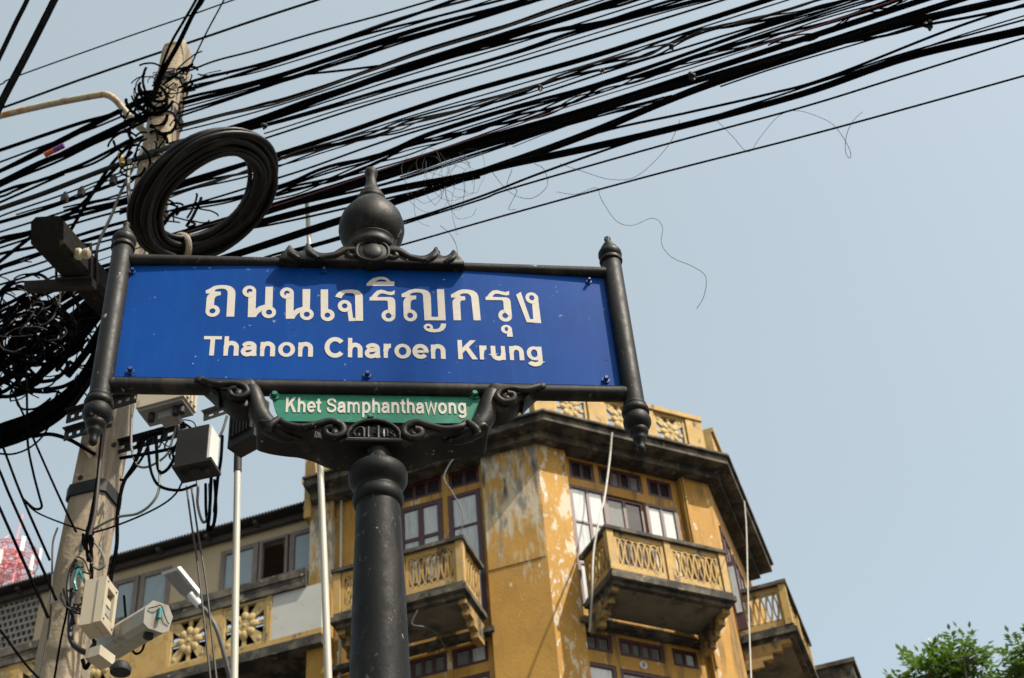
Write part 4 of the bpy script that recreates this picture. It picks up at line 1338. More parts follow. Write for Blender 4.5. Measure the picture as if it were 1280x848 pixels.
cable([(-30, 378), (28, 359), (85, 341), (129, 324), (173, 310), (270, 279), (346, 257), (448, 223), (545, 189), (640, 158), (715, 132), (840, 93), (960, 54), (1120, 0), (1190, -24)], 1.3,
      'thin dark red wire crossing the whole bundle of cables', None, 'red_cable', 0.16)
strand([(160, 332), (250, 294), (335, 264), (480, 222), (602, 183), (724, 147), (805, 120), (1000, 63), (1190, 3)], [4.6, 4.0], 'black cable in the heavy strand sweeping past the finial', 'cables sweeping past the finial', o=0.05, wob=0.001)
strand([(230, 300), (340, 264), (480, 230), (590, 196), (699, 160), (789, 135), (840, 120)], [1.9, 1.5], 'thin cable of the pair just above the broad flat strand', 'cables above the broad strand', wob=0.002, ext=False)
strand([(60, 420), (140, 372), (220, 342), (300, 317), (425, 276), (488, 255), (618, 210), (740, 166), (821, 132), (898, 102), (1000, 69), (1120, 33), (1250, 2)], [4.2, 3.8, 2.4], 'black cable in the broad strand passing behind the finial', 'cables of the broad strand', o=0.10, wob=0.001)
strand([(250, 300), (345, 274), (480, 240), (573, 222), (640, 206), (720, 189), (846, 160), (1000, 119), (1135, 72), (1280, 38)], [3.8, 3.6, 2.2], 'black cable in the thick lower strand leaving at the right edge', 'cables of the thick lower strand', o=0.12, wob=0.001)
strand([(300, 335), (425, 299), (505, 277), (600, 246), (683, 214), (817, 168), (960, 130), (1130, 76), (1280, 42)], [2.6], 'cable merging into the thick lower strand above open sky', None, o=0.12, wob=0)
strand([(505, 280), (600, 250), (642, 235), (820, 184), (1000, 135), (1120, 98), (1280, 48)], [2.2], 'second lowest cable, just under the thick lower strand', None, o=0.12, wob=0)
strand([(330, 348), (428, 325), (500, 307), (640, 267), (820, 218), (1000, 172), (1140, 134), (1280, 95)], [2.1], 'lowest lone cable crossing open sky at the right', None, o=0.14, wob=0)
strand([(640, 205), (748, 166), (855, 142), (960, 118), (1035, 97), (1185, 38), (1280, 6)], [2.8], 'cable splitting off upward from the thick lower strand', None, o=0.14, wob=0)
strand([(900, 143), (985, 116), (1120, 70), (1280, 25)], [2.1], 'thin cable running close above the thick lower strand', None, o=0.14, wob=0)
strand([(900, 96), (1027, 60), (1110, 44), (1155, 32), (1210, 22), (1280, 8)], [3.0], 'cable with a clamp knot near the top right corner', None, o=0.12, wob=0)
strand([(500, 222), (590, 190), (690, 160), (760, 142), (815, 128)], [1.5, 1.2], 'slack thin wire between two heavy strands in mid picture', 'slack thin wires in mid picture', o=0.1, wob=0.004, spread=5, ext=False)
strand([(640, 182), (700, 158), (760, 141), (830, 122)], [1.3, 1.1], 'slack thin wire between two heavy strands right of the finial', 'slack thin wires by the finial', o=0.1, wob=0.004, spread=5, ext=False)
strand([(960, 57), (1010, 45), (1060, 25), (1090, 12), (1130, 0)], [1.8, 1.5], 'wavy thin wire under the red wire near the top edge', 'wavy thin wires near the top edge', o=0.1, wob=0.014, spread=3)
strand([(200, 312), (280, 292), (340, 281), (437, 259), (530, 238), (600, 222)], [2.4], 'thin cable emerging from the coil toward the finial', None, o=0.06, ext=False)
strand([(330, 322), (370, 312), (425, 296), (470, 283)], [3], 'short visible cable just above the sign rail left of the finial', None, o=0.06, ext=False)
for q, w_, lb in (
        ([(200, 143), (320, 109), (427, 75), (530, 43), (650, 8)], 1.7, 'thin wire just under the three-cable strand'),
        ([(200, 171), (320, 140), (470, 92), (640, 38), (745, 3)], 1.7, 'thin wire just under the strand behind the coil top'),
        ([(225, 188), (320, 157), (420, 124), (520, 91), (640, 56), (800, 6)], 1.8, 'thin wire filling the gap above the pair under the thick strand'),
        ([(330, 167), (420, 139), (520, 110), (640, 74), (800, 25), (890, 0)], 1.6, 'thin wire between the pair and the lone thin cable'),
        ([(355, 199), (500, 150), (640, 108), (740, 79), (880, 34), (985, 0)], 1.7, 'thin wire hugging the underside of the smooth thick cable'),
        ([(390, 215), (532, 176), (640, 142), (765, 104), (960, 38), (1075, 0)], 1.8, 'thin wire hugging the underside of the pair through the coil'),
        ([(345, 246), (520, 196), (640, 155), (780, 107), (960, 52), (1120, 2)], 1.8, 'thin wire running just above the red wire'),
        ([(240, 107), (320, 90), (430, 58), (560, 17), (615, 0)], 1.6, 'thin wire between the brown cable and the third strand'),
        ([(960, 124), (1060, 92), (1160, 58), (1280, 20)], 1.6, 'thin wire slipping out above the thick lower strand near the right edge'),
        ([(900, 108), (1000, 76), (1100, 46), (1200, 16), (1260, 0)], 1.8, 'thin wire just under the broad strand near the top right')):
    cable(q, w_, lb, None, 'cable', random.uniform(-0.05, 0.05), wob=0.0015)
for q, w_, lb in (
        ([(-60, 222), (0, 203), (70, 177), (130, 155), (185, 132)], 2.2, 'thin wire between the upper pair and the lamp arm, left of the pole'),
        ([(-60, 250), (0, 227), (60, 199), (120, 170), (180, 140)], 2.6, 'wire lying along the top of the orange-tagged strand'),
        ([(-60, 296), (0, 271), (60, 250), (130, 224), (180, 206)], 2.0, 'thin wire just under the smooth thick cable at the left edge'),
        ([(-60, 308), (0, 290), (60, 271), (130, 250), (170, 236)], 2.2, 'thin wire above the beam end at the left edge'),
        ([(-60, 374), (0, 356), (50, 340), (100, 322), (150, 305)], 2.4, 'wire passing below the beam just above the red wire')):
    cable(q, w_, lb, None, 'cable', random.uniform(-0.08, 0.05), wob=0.0015)
# clamp knot and small joints on cables
for (px, py, r_, lb) in ((1160, 32, 0.014, 'small knotted clamp on a cable at the upper right'), (840, 58, 0.010, 'small bolt clamp hanging under the knotted strand'),
                         (675, 110, 0.010, 'small bolt clamp on the knotted strand in mid picture'), (752, 89, 0.009, 'small bolt clamp right of mid picture'),
                         (866, 95, 0.014, 'lump of tape on the heavy strand'), (330, 157, 0.012, 'joint on the cable right of the coil top')):
    m = MB()
    p = fp(px, py, 0.1)
    for k in range(5):
        d = Vector((random.uniform(-1, 1), random.uniform(-1, 1), random.uniform(-1, 1))) * r_ * 0.7
        m.ball(lambda x, y, z, d=d: p + d + Vector((x, y, z)), r_ * 0.7, r_ * 0.7, r_ * 0.8, 7, 5)
    m.tube([p + Vector((0, 0, -r_ * 2)), p + Vector((0, 0, r_))], r_ * 0.4, 6)
    tag(m.build('cable_clamp', 'dark_steel'), lb, 'cable clamp')

# left of the pole
strand([(-60, 207), (0, 188), (95, 156), (140, 143), (190, 122), (215, 110)], [4], 'cable reaching the pole just under the rusty lamp arm', None, wob=0.002)
strand([(-40, 232), (5, 212), (75, 177), (150, 140), (195, 116)], [4, 3], 'cable of the upper pair left of the pole', 'upper cables left of the pole', wob=0.003)
strand([(-60, 258), (0, 230), (60, 203), (110, 181), (165, 155), (200, 140)], [4.6, 4.2, 3], 'cable of the thick strand carrying an orange tag', 'cables with the orange tag', o=0.05, wob=0.003)
strand([(-60, 262), (0, 243), (28, 234), (79, 215), (127, 197), (165, 176)], [3.6, 2.8], 'cable of the lumpy strand left of the pole', 'lumpy cables left of the pole', wob=0.006)
strand([(-50, 272), (0, 253), (40, 236), (80, 218)], [2.8], 'thin cable joining the lumpy strand from below', None)
cable([(-60, 283), (0, 261), (57, 241), (134, 211), (180, 196), (235, 176, 0.3), (290, 168, 0.4)], 6.4, 'smooth thick cable running from the left edge into the coil', None, 'coil_cable', 0.15)
strand([(-50, 292), (0, 278), (45, 265), (100, 246), (155, 226), (200, 212)], [4.4], 'single cable with clip blocks left of the pole', None, wob=0)
strand([(20, 269), (80, 250), (115, 234), (160, 217)], [1.6], 'thin wire held above a cable by two clip blocks', None, ext=False)
for (px, py, lb) in ((81, 247, 'left of two small clip blocks on a cable'), (102, 240, 'right of two small clip blocks on a cable'), (142, 225, 'clip block close to the pole')):
    m = MB()
    p = fp(px, py, 0.03)
    Fm = Frame(-16, p.x, p.y)
    m.box(Fm, -0.012, 0.012, -0.012, 0.012, p.z - 0.03, p.z + 0.015)
    m.box(Fm, -0.006, 0.006, -0.008, 0.008, p.z + 0.016, p.z + 0.03)
    tag(m.build('clip_block', 'dark_steel'), lb, 'cable clip')
strand([(-60, 318), (0, 301), (42, 290), (85, 271), (158, 252), (200, 240)], [4.4, 4], 'cable passing behind the beam end', 'cables behind the beam end', o=-0.05, wob=0.003)
strand([(80, 262), (120, 252), (165, 240)], [2.0, 1.6], 'thin wire just above the beam', 'thin wires above the beam', ext=False, spread=6)
strand([(-50, 326), (0, 310), (41, 296), (110, 275), (160, 262)], [2.4], 'thin cable meeting the beam at its upper edge', None, o=-0.05)
strand([(-50, 332), (0, 318), (57, 306), (120, 288), (165, 275)], [3.4], 'cable meeting the beam below its end', None, o=-0.05)
cable([(-10, 335), (0, 327), (48, 290), (95, 262), (140, 215), (165, 190)], 4, 'slanting cable running from the left edge up to the pole', None, 'cable', 0.0)
strand([(-50, 352), (0, 335), (50, 318), (110, 300), (165, 285)], [3.2, 2.2], 'cable of the pair crossing under the beam', 'cables under the beam', o=-0.08, wob=0.002)
strand([(-50, 358), (0, 344), (55, 328), (120, 305), (160, 295)], [2.2], 'thin wire below the pair under the beam', None, o=-0.08)
cable([(165, 178, 0.1), (140, 205, 0.1), (118, 238, 0.1), (100, 268, 0.1), (86, 292, 0.08)], 3.6, 'steep cable descending from the pole past the beam end', None)
cable([(178, 188, 0.12), (152, 238, 0.12), (140, 268, 0.12), (125, 300, 0.12), (118, 325, 0.1)], 3.0, 'steep greyish wire descending right of the beam', None, 'grey_cable')
cable([(162, 200, 0.16), (160, 225, 0.16), (163, 262, 0.16)], 5, 'short light grey strap hanging on the pole above the frame post', None, 'grey_cable')
# the dark mass behind the left frame post
for k, (pts, w) in enumerate([
    ([(-40, 448), (0, 424), (50, 388), (95, 360), (140, 345), (210, 332), (300, 322)], 8),
    ([(-40, 466), (0, 442), (55, 402), (100, 372), (140, 352), (220, 340), (300, 330)], 9),
    ([(-40, 484), (0, 460), (60, 418), (110, 382), (150, 362), (230, 352)], 10),
    ([(-30, 494), (10, 472), (65, 436), (108, 398), (150, 366), (220, 352)], 9),
    ([(-40, 412), (0, 397), (40, 374), (90, 354), (135, 338), (200, 318)], 6),
    ([(20, 492), (60, 462), (100, 424), (130, 388), (160, 362)], 9),
    ([(-40, 402), (0, 385), (45, 362), (90, 345), (140, 330)], 4),
    ([(40, 440), (75, 412), (110, 378), (145, 352), (200, 332)], 10),
    ([(60, 455), (95, 425), (125, 392), (150, 366)], 11),
    ([(84, 470), (108, 440), (128, 408), (146, 378)], 9),
    ([(30, 400), (70, 378), (110, 356), (150, 340)], 8)]):
    cable(pts, w, 'thick black cable in the dark mass behind the left frame post', 'cables massed behind the left frame post', 'cable', 0.04 * (k % 3))
for k in range(6):
    d = k * 5
    cable([(-50, 552 + d * 0.75), (0, 533 + d), (38, 519 + d), (78, 494 + d), (104, 466 + d * 0.9), (124 + d * 0.3, 430 + d * 0.5), (142, 392), (156, 356)], 6.5, 'thick black cable in the heavy bundle bending down at the lower left',
          'cables bending down at the lower left', 'cable', 0.06 + 0.03 * (k % 3))
cable([(40, 546), (62, 543), (85, 549), (105, 560), (118, 568)], 4, 'short drooping cable joining the heavy bundle to the pole', None, 'cable', 0.08)
cable([(-20, 469), (6, 479), (25, 488), (55, 491), (72, 490), (85, 500)], 2.4, 'thin wire sagging under the tangle', None, 'cable', 0.12)


# hand-sized tangles nobody could count
def tangle(cx, cy, rx, ry, count, w, seed, o=0.15, depth=0.12, sweep=(0.8, 3.0)):
    rnd = random.Random(seed)
    m = MB()
    for k in range(count):
        a = rnd.uniform(0, 6.28)
        qx, qy = cx + rnd.gauss(0, 0.45) * rx, cy + rnd.gauss(0, 0.45) * ry
        ax, ay = rnd.uniform(0.35, 1.1) * rx, rnd.uniform(0.25, 0.7) * ry
        rot = rnd.uniform(-1.2, 0.4)
        span = rnd.uniform(*sweep)
        pts = []
        ns = 4 + int(span * 2.2)
        oo = o + rnd.uniform(-depth, depth)
        for i in range(ns + 1):
            t = a + span * i / ns
            x, y = ax * math.cos(t), ay * math.sin(t)
            pts.append(fp(qx + x * math.cos(rot) - y * math.sin(rot) + rnd.uniform(-.25, .25) * span, qy + x * math.sin(rot) + y * math.cos(rot) + rnd.uniform(-.25, .25) * span, oo + rnd.uniform(-0.01, 0.01)))
        path = smooth_path(pts, 5)
        r = rnd.choice(w) * (path[0] - EYE).length / FOCAL / 2
        m.tube(path, r, 5)
    return m


tag(tangle(36, 425, 50, 62, 150, [1.6, 2.2, 3.0, 4.0, 5.0], 3).build('cable_tangle', 'cable'), 'dense bird-nest tangle of black cable loops at the left edge', 'cable tangle', kind='stuff')
tag(tangle(42, 395, 45, 34, 20, [1.4, 2.0], 8, 0.24).build('cable_tangle', 'brown_cable'), 'loose dusty brown wires lying over the bird-nest tangle', 'cable tangle', kind='stuff')
tag(tangle(105, 440, 22, 40, 26, [1.4, 2.0, 2.6], 12, 0.22).build('cable_tangle', 'cable'), 'loops of thin wire beside the left frame post', 'cable tangle', kind='stuff')
tag(tangle(190, 135, 26, 40, 34, [1.6, 2.4, 3.4, 4.2], 5, 0.14, sweep=(1.0, 2.6)).build('cable_tangle', 'cable'), 'tangle of tied cables round the pole at the lamp arm', 'cable tangle', kind='stuff')
tag(tangle(226, 101, 34, 14, 26, [1.2, 1.8, 3.0], 21, 0.1, sweep=(0.7, 1.8)).build('cable_tangle', 'cable'), 'bristling knot of cut wire ends on the pole head', 'cable tangle', kind='stuff')
tag(tangle(172, 185, 26, 34, 20, [2, 2.6, 3.4], 31, 0.14, sweep=(0.9, 2.2)).build('cable_tangle', 'cable'), 'knot of cables between pole and coil', 'cable tangle', kind='stuff')
tag(tangle(222, 266, 40, 16, 12, [2, 2.8, 4], 33, 0.05, sweep=(0.8, 2.0)).build('cable_tangle', 'cable'), 'knotted cables showing through the coil', 'cable tangle', kind='stuff')

tag(tangle(100, 742, 14, 46, 16, [2, 2.6, 3.4], 41, 0.17, 0.03, sweep=(0.8, 2.4)).build('cable_tangle', 'coil_cable'), 'short looped wires bunched against the pole left of the breaker box', 'cable tangle', kind='stuff')
tag(tangle(215, 555, 40, 30, 14, [1.6, 2.2, 3.2], 43, 0.12, 0.06, sweep=(1.0, 2.6)).build('cable_tangle', 'cable'), 'loops of wire bunched between the pole and the meter boxes', 'cable tangle', kind='stuff')

# orange and purple tag
p0, p1, p2 = fp(56, 194, 0.13), fp(68, 188, 0.13), fp(80, 182, 0.13)
m = MB().tube([p0, p1], 0.012, 8)
tg = tag(m.build('cable_tag', 'orange'), 'small orange and purple tag wrapped on a cable left of the pole', 'cable tag')
MB().tube([p1 + (p1 - p0) * 0.02, p2], 0.0125, 8).build('tag_end', 'purple', tg)
tag(MB().tube([fp(150, 193, 0.16), fp(153, 206, 0.16)], 0.012, 8).build('cable_clip', 'mustard'), 'small mustard yellow clip at the pole', 'cable clip')

# hair-thin broken wires hanging in the open sky
HW = [([(895, 150), (915, 170), (935, 190), (950, 172), (970, 148), (985, 140), (1000, 139), (1020, 145), (1040, 155), (1054, 172), (1063, 190), (1062, 198), (1057, 190), (1058, 170), (1066, 152), (1078, 140)],
       'hair-thin wire curling in the sky under the cables at the right'),
      ([(695, 240), (720, 243), (745, 235), (752, 250), (770, 276), (790, 282), (815, 273), (828, 283), (827, 305), (840, 322), (865, 333), (882, 346), (880, 370), (871, 386)],
       'hair-thin wire dangling in the sky above the right frame post'),
      ([(700, 205), (730, 215), (760, 224), (790, 223), (815, 205), (838, 178), (850, 150)], 'hair-thin wire looping up to the thick lower strand'),
      ([(615, 215), (632, 236), (650, 247), (668, 247), (684, 232), (680, 212), (668, 205)], 'hair-thin loop left of the dangling wire'),
      ([(640, 212), (634, 232), (646, 238), (640, 252), (636, 262), (645, 262)], 'hair-thin hook hanging under the thick lower strand'),
      ([(550, 282), (562, 292), (570, 306), (572, 318)], 'hair-thin stray end below the curly nest'),
      ([(1190, 275), (1200, 283), (1215, 290)], 'hair-thin stray wire far right')]
for pts, lb in HW[:-1]:
    cable(pts, 1.0, lb, None, 'hair', 0.12, name='hair_wire', cat='wire', per=6, n=4)
rnd = random.Random(4)
m = MB()
for k in range(15):
    cx_, cy_ = rnd.uniform(525, 590), rnd.uniform(205, 260)
    pts = []
    a = rnd.uniform(0, 6.28)
    rx_, ry_ = rnd.uniform(8, 30), rnd.uniform(15, 38)
    for i in range(12):
        t = a + 4.5 * i / 11
        pts.append(fp(cx_ + rx_ * math.cos(t) + rnd.uniform(-2, 2), cy_ + ry_ * math.sin(t) + rnd.uniform(-2, 2), 0.1))
    path = smooth_path(pts, 3)
    m.tube(path, 0.48 * (path[0] - EYE).length / FOCAL / 2, 4)
tag(m.build('wire_nest', 'hair'), 'faint curly nest of hair-thin wire right of the urn finial', 'wire nest', kind='stuff')

# ================================================================== coil of spare cable
cc = fp(258, 244, 0.42)
coil = thing('cable_coil', cc, 'big hank of spare black cable hung on the cables beside the pole', 'cable coil')
e1 = (CR * math.cos(rad(38)) + CU * math.sin(rad(38)))
vdir = (cc - EYE).normalized()
e2v = vdir.cross(e1).normalized()
tilt = rad(50)
e2 = e2v * math.cos(tilt) + vdir * math.sin(tilt)
nn = e1.cross(e2).normalized()
k_px = (cc - EYE).length / FOCAL
rnd = random.Random(11)
for k in range(22):
    R1 = (71 + (k % 7) * 4.0) * k_px
    off = nn * ((k // 7 - 1.2) * 6 * k_px + rnd.uniform(-3, 3) * k_px)
    sh_ = e1 * rnd.uniform(-5, 5) * k_px + e2 * rnd.uniform(-5, 5) * k_px
    ph = rnd.uniform(0, 6.28)
    pts = []
    for i in range(56):
        t = 2 * math.pi * i / 56
        w_ = 1 + 0.025 * math.sin(2 * t + ph) + 0.012 * math.sin(5 * t + ph * 2)
        pts.append(cc + off * (1 + 0.5 * math.sin(t + ph)) + sh_ + e1 * (R1 * w_ * math.cos(t)) + e2 * (R1 * w_ * math.sin(t)))
    MB().tube(pts, rnd.choice([2.9, 3.3, 3.8]) * k_px, 8, closed=True).build('cable_turn', 'coil_cable', coil)
tt = MB()
tp = rad(142)
for k in range(2):
    ctr = cc + e1 * (83 * k_px * math.cos(tp + 0.04 * k)) + e2 * (84 * k_px * math.sin(tp + 0.04 * k))
    radial = (ctr - cc).normalized()
    pts = []
    for i in range(18):
        t = 2 * math.pi * i / 18
        pts.append(ctr + radial * (18.5 * k_px * math.cos(t)) + nn * (16 * k_px * math.sin(t)))
    tt.tube(pts, 3.0 * k_px, 6, closed=True)
tt.build('tie_tape', 'tape', coil)

# ================================================================== beam end, rusty lamp arm, brackets
bA, bB = fp(59, 290, 0.95), fp(150, 392, 0.10)
ax = (bB - bA)
up = Vector((0, 0, 1))
side = ax.cross(up).normalized()
upv = side.cross(ax).normalized()
wd = 0.052
bm_ = MB()
prof8 = [(-1, -0.7), (-0.7, -1), (0.7, -1), (1, -0.7), (1, 0.7), (0.7, 1), (-0.7, 1), (-1, 0.7)]
vv = []
for t in (0.0, 0.35, 0.7, 1.0):
    for a, b in prof8:
        vv.append(bA + ax * t + side * (a * wd) + upv * (b * wd))
ff = [tuple(range(8))[::-1], tuple(24 + k for k in range(8))]
for i in range(3):
    for k in range(8):
        ff.append((i * 8 + k, i * 8 + (k + 1) % 8, (i + 1) * 8 + (k + 1) % 8, (i + 1) * 8 + k))
bm_.add(vv, ff)
beam = thing('crossarm_beam', bB, 'dark weathered crossarm beam jutting from the pole behind the left frame post', 'beam')
bm_.build('arm', 'beam', beam)
st_ = MB()
c = bA + ax * 0.36
for t in (0.32, 0.40):
    q = bA + ax * t
    ring_ = [q + side * (a * wd * 1.12) + upv * (b * wd * 1.12) for a, b in ((-1, -1), (1, -1), (1, 1), (-1, 1))]
    st_.tube(ring_, 0.007, 6, closed=True)
st_.build('strap', 'dark_steel', beam)
cl = MB()
q = bA + ax * 0.36
cl.hexa([q + side * a + upv * b + ax.normalized() * c_ for c_ in (-0.03, 0.03) for a, b in ((-0.17, -0.085), (0.06, -0.085), (0.06, -0.056), (-0.17, -0.056))])
cl.build('clamp_plate', 'dark_steel', beam)
ins_ = MB()
q2 = fp(93, 318, 0.80)
ins_.lathe([(0.012, 0), (0.020, 0.008), (0.020, 0.02), (0.013, 0.026), (0.018, 0.034), (0.018, 0.046), (0.010, 0.052)], lambda x, y, h: q2 + side * h + upv * y + ax.normalized() * x, 14)
ins_.build('insulator', 'cream_box', beam)

arm = smooth_path([fp(-60, 160, 0.1), fp(0, 145, 0.1), (fp(60, 131, 0.1)), fp(120, 119.5, 0.1), fp(134, 119, 0.1), fp(144, 125, 0.08), fp(152, 134, 0.05), fp(170, 155, 0.0), fp(195, 178, 0.0)], 6)
la = thing('lamp_arm', arm[-1], 'rust streaked cream tube arm reaching left from the pole', 'lamp arm')
MB().tube(arm, 0.0155, 12).build('tube', 'rusty', la)


def slotted_bar(mb, p, q, w, slots, t=0.006):
    """a flat steel bar with real slots, running from p to q, w high"""
    d = (q - p)
    L_ = d.length
    d.normalize()
    uu = Vector((0, 0, 1))
    nb = d.cross(uu).normalized()
    uu = nb.cross(d)

    def F(s, o, z):
        return p + d * s + nb * o + uu * z
    mb.box(F, 0, L_, 0, t, 0, w * 0.30)
    mb.box(F, 0, L_, 0, t, w * 0.70, w)
    mb.box(F, 0, L_, t, t + 0.02, w * 0.97, w)
    step = L_ / slots
    for k in range(slots):
        mb.box(F, step * k, step * k + step * 0.5, 0, t, w * 0.301, w * 0.699)


sbr = thing('steel_bracket', fp(150, 510, 0.14), 'slotted dark steel bracket bars clamped across the pole holding the meter boxes', 'bracket')
for (a, b, w_, n_, o_, mt) in (((83, 530), (172, 503), 0.05, 9, 0.14, 'dark_steel'), ((80, 552), (140, 534), 0.045, 6, 0.14, 'dark_steel'),
                               ((140, 512), (262, 480), 0.04, 10, -0.12, 'dark_steel'), ((255, 527), (318, 506), 0.032, 5, 0.02, 'steel'),
                               ((140, 570), (232, 545), 0.05, 6, 0.0, 'dark_steel')):
    m = MB()
    slotted_bar(m, fp(*a, o_), fp(*b, o_), w_, n_)
    m.build('slotted_bar', mt, sbr)


# ================================================================== meter and junction boxes
def corner_box(K, L_, R_, dist, h):
    """bottom corners sighted at one level: near corner, left corner, right corner"""
    k = at_dist(*K, dist)
    z = k.z
    l, r = at_z(*L_, z), at_z(*R_, z)
    e_l = (l - k)
    e_r = (r - k)
    dl = e_l.normalized()
    perp = Vector((-dl.y, dl.x, 0))
    if perp.dot(e_r) < 0:
        perp = -perp
    wl_, wr_ = e_l.length, e_r.length * 0.9

    def F(a, b, c):                                # a along left edge, b along right edge, c up
        return k + dl * a + perp * b + Vector((0, 0, c))
    return F, wl_, wr_, h


def solid(mb, F, a0, a1, b0, b1, c0, c1):
    return mb.hexa([F(a0, b0, c0), F(a0, b1, c0), F(a1, b1, c0), F(a1, b0, c0), F(a0, b0, c1), F(a0, b1, c1), F(a1, b1, c1), F(a1, b0, c1)])


# cream junction box under the sign rail
F, wl_, wr_, h = corner_box((229, 498), (169, 514), (251, 521), 4.75, 0.20)
jb = thing('junction_box', F(wl_ / 2, wr_ / 2, 0), 'cream junction box hanging directly under the left half of the sign rail', 'junction box')
m = MB()
solid(m, F, 0, wl_, 0, wr_, 0.012, h)
m.build('body', 'cream_box', jb)
m = MB()
solid(m, F, 0.006, wl_ - 0.006, 0.006, wr_ - 0.004, 0.0, 0.0115)
solid(m, F, wl_ * 0.25, wl_ * 0.6, wr_ * 0.30, wr_ * 0.85, -0.03, -0.0005)
m.build('base_plate', 'dark_box', jb)
for a in (0.12, 0.24, 0.75):
    q = F(wl_ * a, wr_ * 0.35, 0)
    MB().lathe([(0.008, -0.03), (0.011, -0.028), (0.011, -0.012), (0.009, 0.0)], lambda x, y, hh, q=q: q + Vector((x, y, hh)), 10).build('cable_gland', 'dark_steel', jb)
for b in (0.25, 0.5, 0.75):
    m = MB()
    solid(m, F, -0.006, -0.0005, wr_ * b - 0.006, wr_ * b + 0.006, 0.02, h)
    m.build('cover_rib', 'cream_box', jb)

F, wl_, wr_, h = corner_box((260, 577), (217, 586), (281, 594), 4.85, 0.155)
mbx = thing('meter_box', F(wl_ / 2, wr_ / 2, 0), 'grey meter box with pale right side hanging below the cream junction box', 'meter box')
m = MB()
solid(m, F, 0.008, wl_, 0, wr_, 0.012, h)
m.build('body', 'meter', mbx)
m = MB()
solid(m, F, 0, 0.0075, 0.004, wr_ - 0.004, 0.014, h - 0.004)
m.build('cover', 'lamp_white', mbx)
m = MB()
solid(m, F, -0.012, wl_ + 0.004, -0.006, wr_ + 0.004, 0.0, 0.0115)
m.build('base_plate', 'meter', mbx)
m = MB()
q = F(wl_ * 0.45, wr_ * 0.5, 0)
m.lathe([(0.018, -0.012), (0.024, -0.010), (0.024, -0.0005)], lambda x, y, hh: q + Vector((x, y, hh)), 16)
m.build('meter_dial', 'black', mbx)
for a in (0.15, 0.85):
    q1 = F(wl_ * a, wr_ * 0.4, 0)
    MB().lathe([(0.006, -0.024), (0.009, -0.022), (0.009, -0.0005)], lambda x, y, hh: q1 + Vector((x, y, hh)), 10).build('cable_gland', 'black', mbx)

F, wl_, wr_, h = corner_box((317, 543), (284, 561), (333, 558), 5.0, 0.18)
rb = thing('ribbed_box', F(wl_ / 2, wr_ / 2, 0), 'dark ribbed equipment box on top of a white conduit beside the sign bracket', 'equipment box')
m = MB()
solid(m, F, 0, wl_, 0, wr_, 0.0, h)
m.build('body', 'meter', rb)
m = MB()
for k in range(7):
    solid(m, F, wl_ * (0.06 + 0.13 * k), wl_ * (0.06 + 0.13 * k) + 0.006, -0.012, -0.0005, 0.03, h - 0.01)
m.build('cooling_rib', 'meter', rb)

# breaker box on the pole
F, wl_, wr_, h = corner_box((121, 777), (98, 781), (148, 796), 4.42, 0.150)
bb = thing('breaker_box', F(wl_ / 2, wr_ / 2, 0), 'small cream breaker box with open front window strapped to the pole', 'breaker box')
m = MB()
solid(m, F, 0.012, wl_, 0.004, wr_ - 0.004, 0.0, h)
m.build('body', 'cream_box', bb)
m = MB()
fw = 0.018
solid(m, F, -0.012, 0.0115, 0, fw, 0, h)
solid(m, F, -0.012, 0.0115, wr_ - fw, wr_, 0, h)
solid(m, F, -0.0115, 0.0115, fw + 0.0005, wr_ - fw - 0.0005, h - fw * 1.5, h - 0.001)
solid(m, F, -0.0115, 0.0115, fw + 0.0005, wr_ - fw - 0.0005, 0.001, fw * 1.7)
m.build('front_frame', 'cream_box', bb)
m = MB()
solid(m, F, 0.008, 0.0118, fw + 0.001, wr_ - fw - 0.001, fw * 1.7, h - fw * 1.5)
m.build('recess', 'black', bb)
for c0 in (0.045, 0.075):
    m = MB()
    solid(m, F, -0.006, 0.0078, fw + 0.006, wr_ - fw - 0.006, c0, c0 + 0.022)
    m.build('breaker_switch', 'grey_box' if c0 < 0.05 else 'cream_box', bb)
m = MB()
for b, c in ((0.15, 0.1), (0.85, 0.1), (0.15, 0.92), (0.85, 0.92)):
    q = F(-0.012, wr_ * b, h * c)
    m.ball(lambda x, y, z, q=q: q + Vector((x, y, z)), 0.003, 0.003, 0.003, 8, 5)
m.build('screw', 'dark_steel', bb)

# rounded grey equipment housing
E0, E1 = at_dist(196, 772, 4.35), at_dist(135, 808, 4.60)
axh = (E1 - E0).normalized()
sdh = axh.cross(Vector((0, 0, 1))).normalized()
uph = sdh.cross(axh)
eh = thing('equipment_housing', (E0 + E1) / 2, 'rounded grey housing with a teal tab on its end below the breaker box', 'equipment box')
pr_ = [(-0.5, -0.95), (0.5, -0.95), (0.9, -0.7), (1.0, 0.3), (0.55, 0.95), (-0.55, 0.95), (-1.0, 0.3), (-0.9, -0.7)]
LEN = (E1 - E0).length
m = MB()
vv, ff = [], []
for t, s_ in ((0.0, 0.93), (0.012, 1.0), (LEN - 0.02, 1.0), (LEN, 0.9)):
    for a, b in pr_:
        vv.append(E0 + axh * t + sdh * (a * 0.041 * s_) + uph * (b * 0.041 * s_))
ff = [tuple(range(8))[::-1], tuple(24 + k for k in range(8))]
for i in range(3):
    for k in range(8):
        ff.append((i * 8 + k, i * 8 + (k + 1) % 8, (i + 1) * 8 + (k + 1) % 8, (i + 1) * 8 + k))
m.add(vv, ff)
m.build('body', 'grey_box', eh)
m = MB()
vv = []
for t in (-0.008, -0.0005):
    for a, b in pr_:
        vv.append(E0 + axh * t + sdh * (a * 0.043) + uph * (b * 0.043))
m.add(vv, [tuple(range(8))[::-1], tuple(8 + k for k in range(8))] + [(k, (k + 1) % 8, 8 + (k + 1) % 8, 8 + k) for k in range(8)])
m.build('end_cover', 'grey_box', eh)
m = MB()
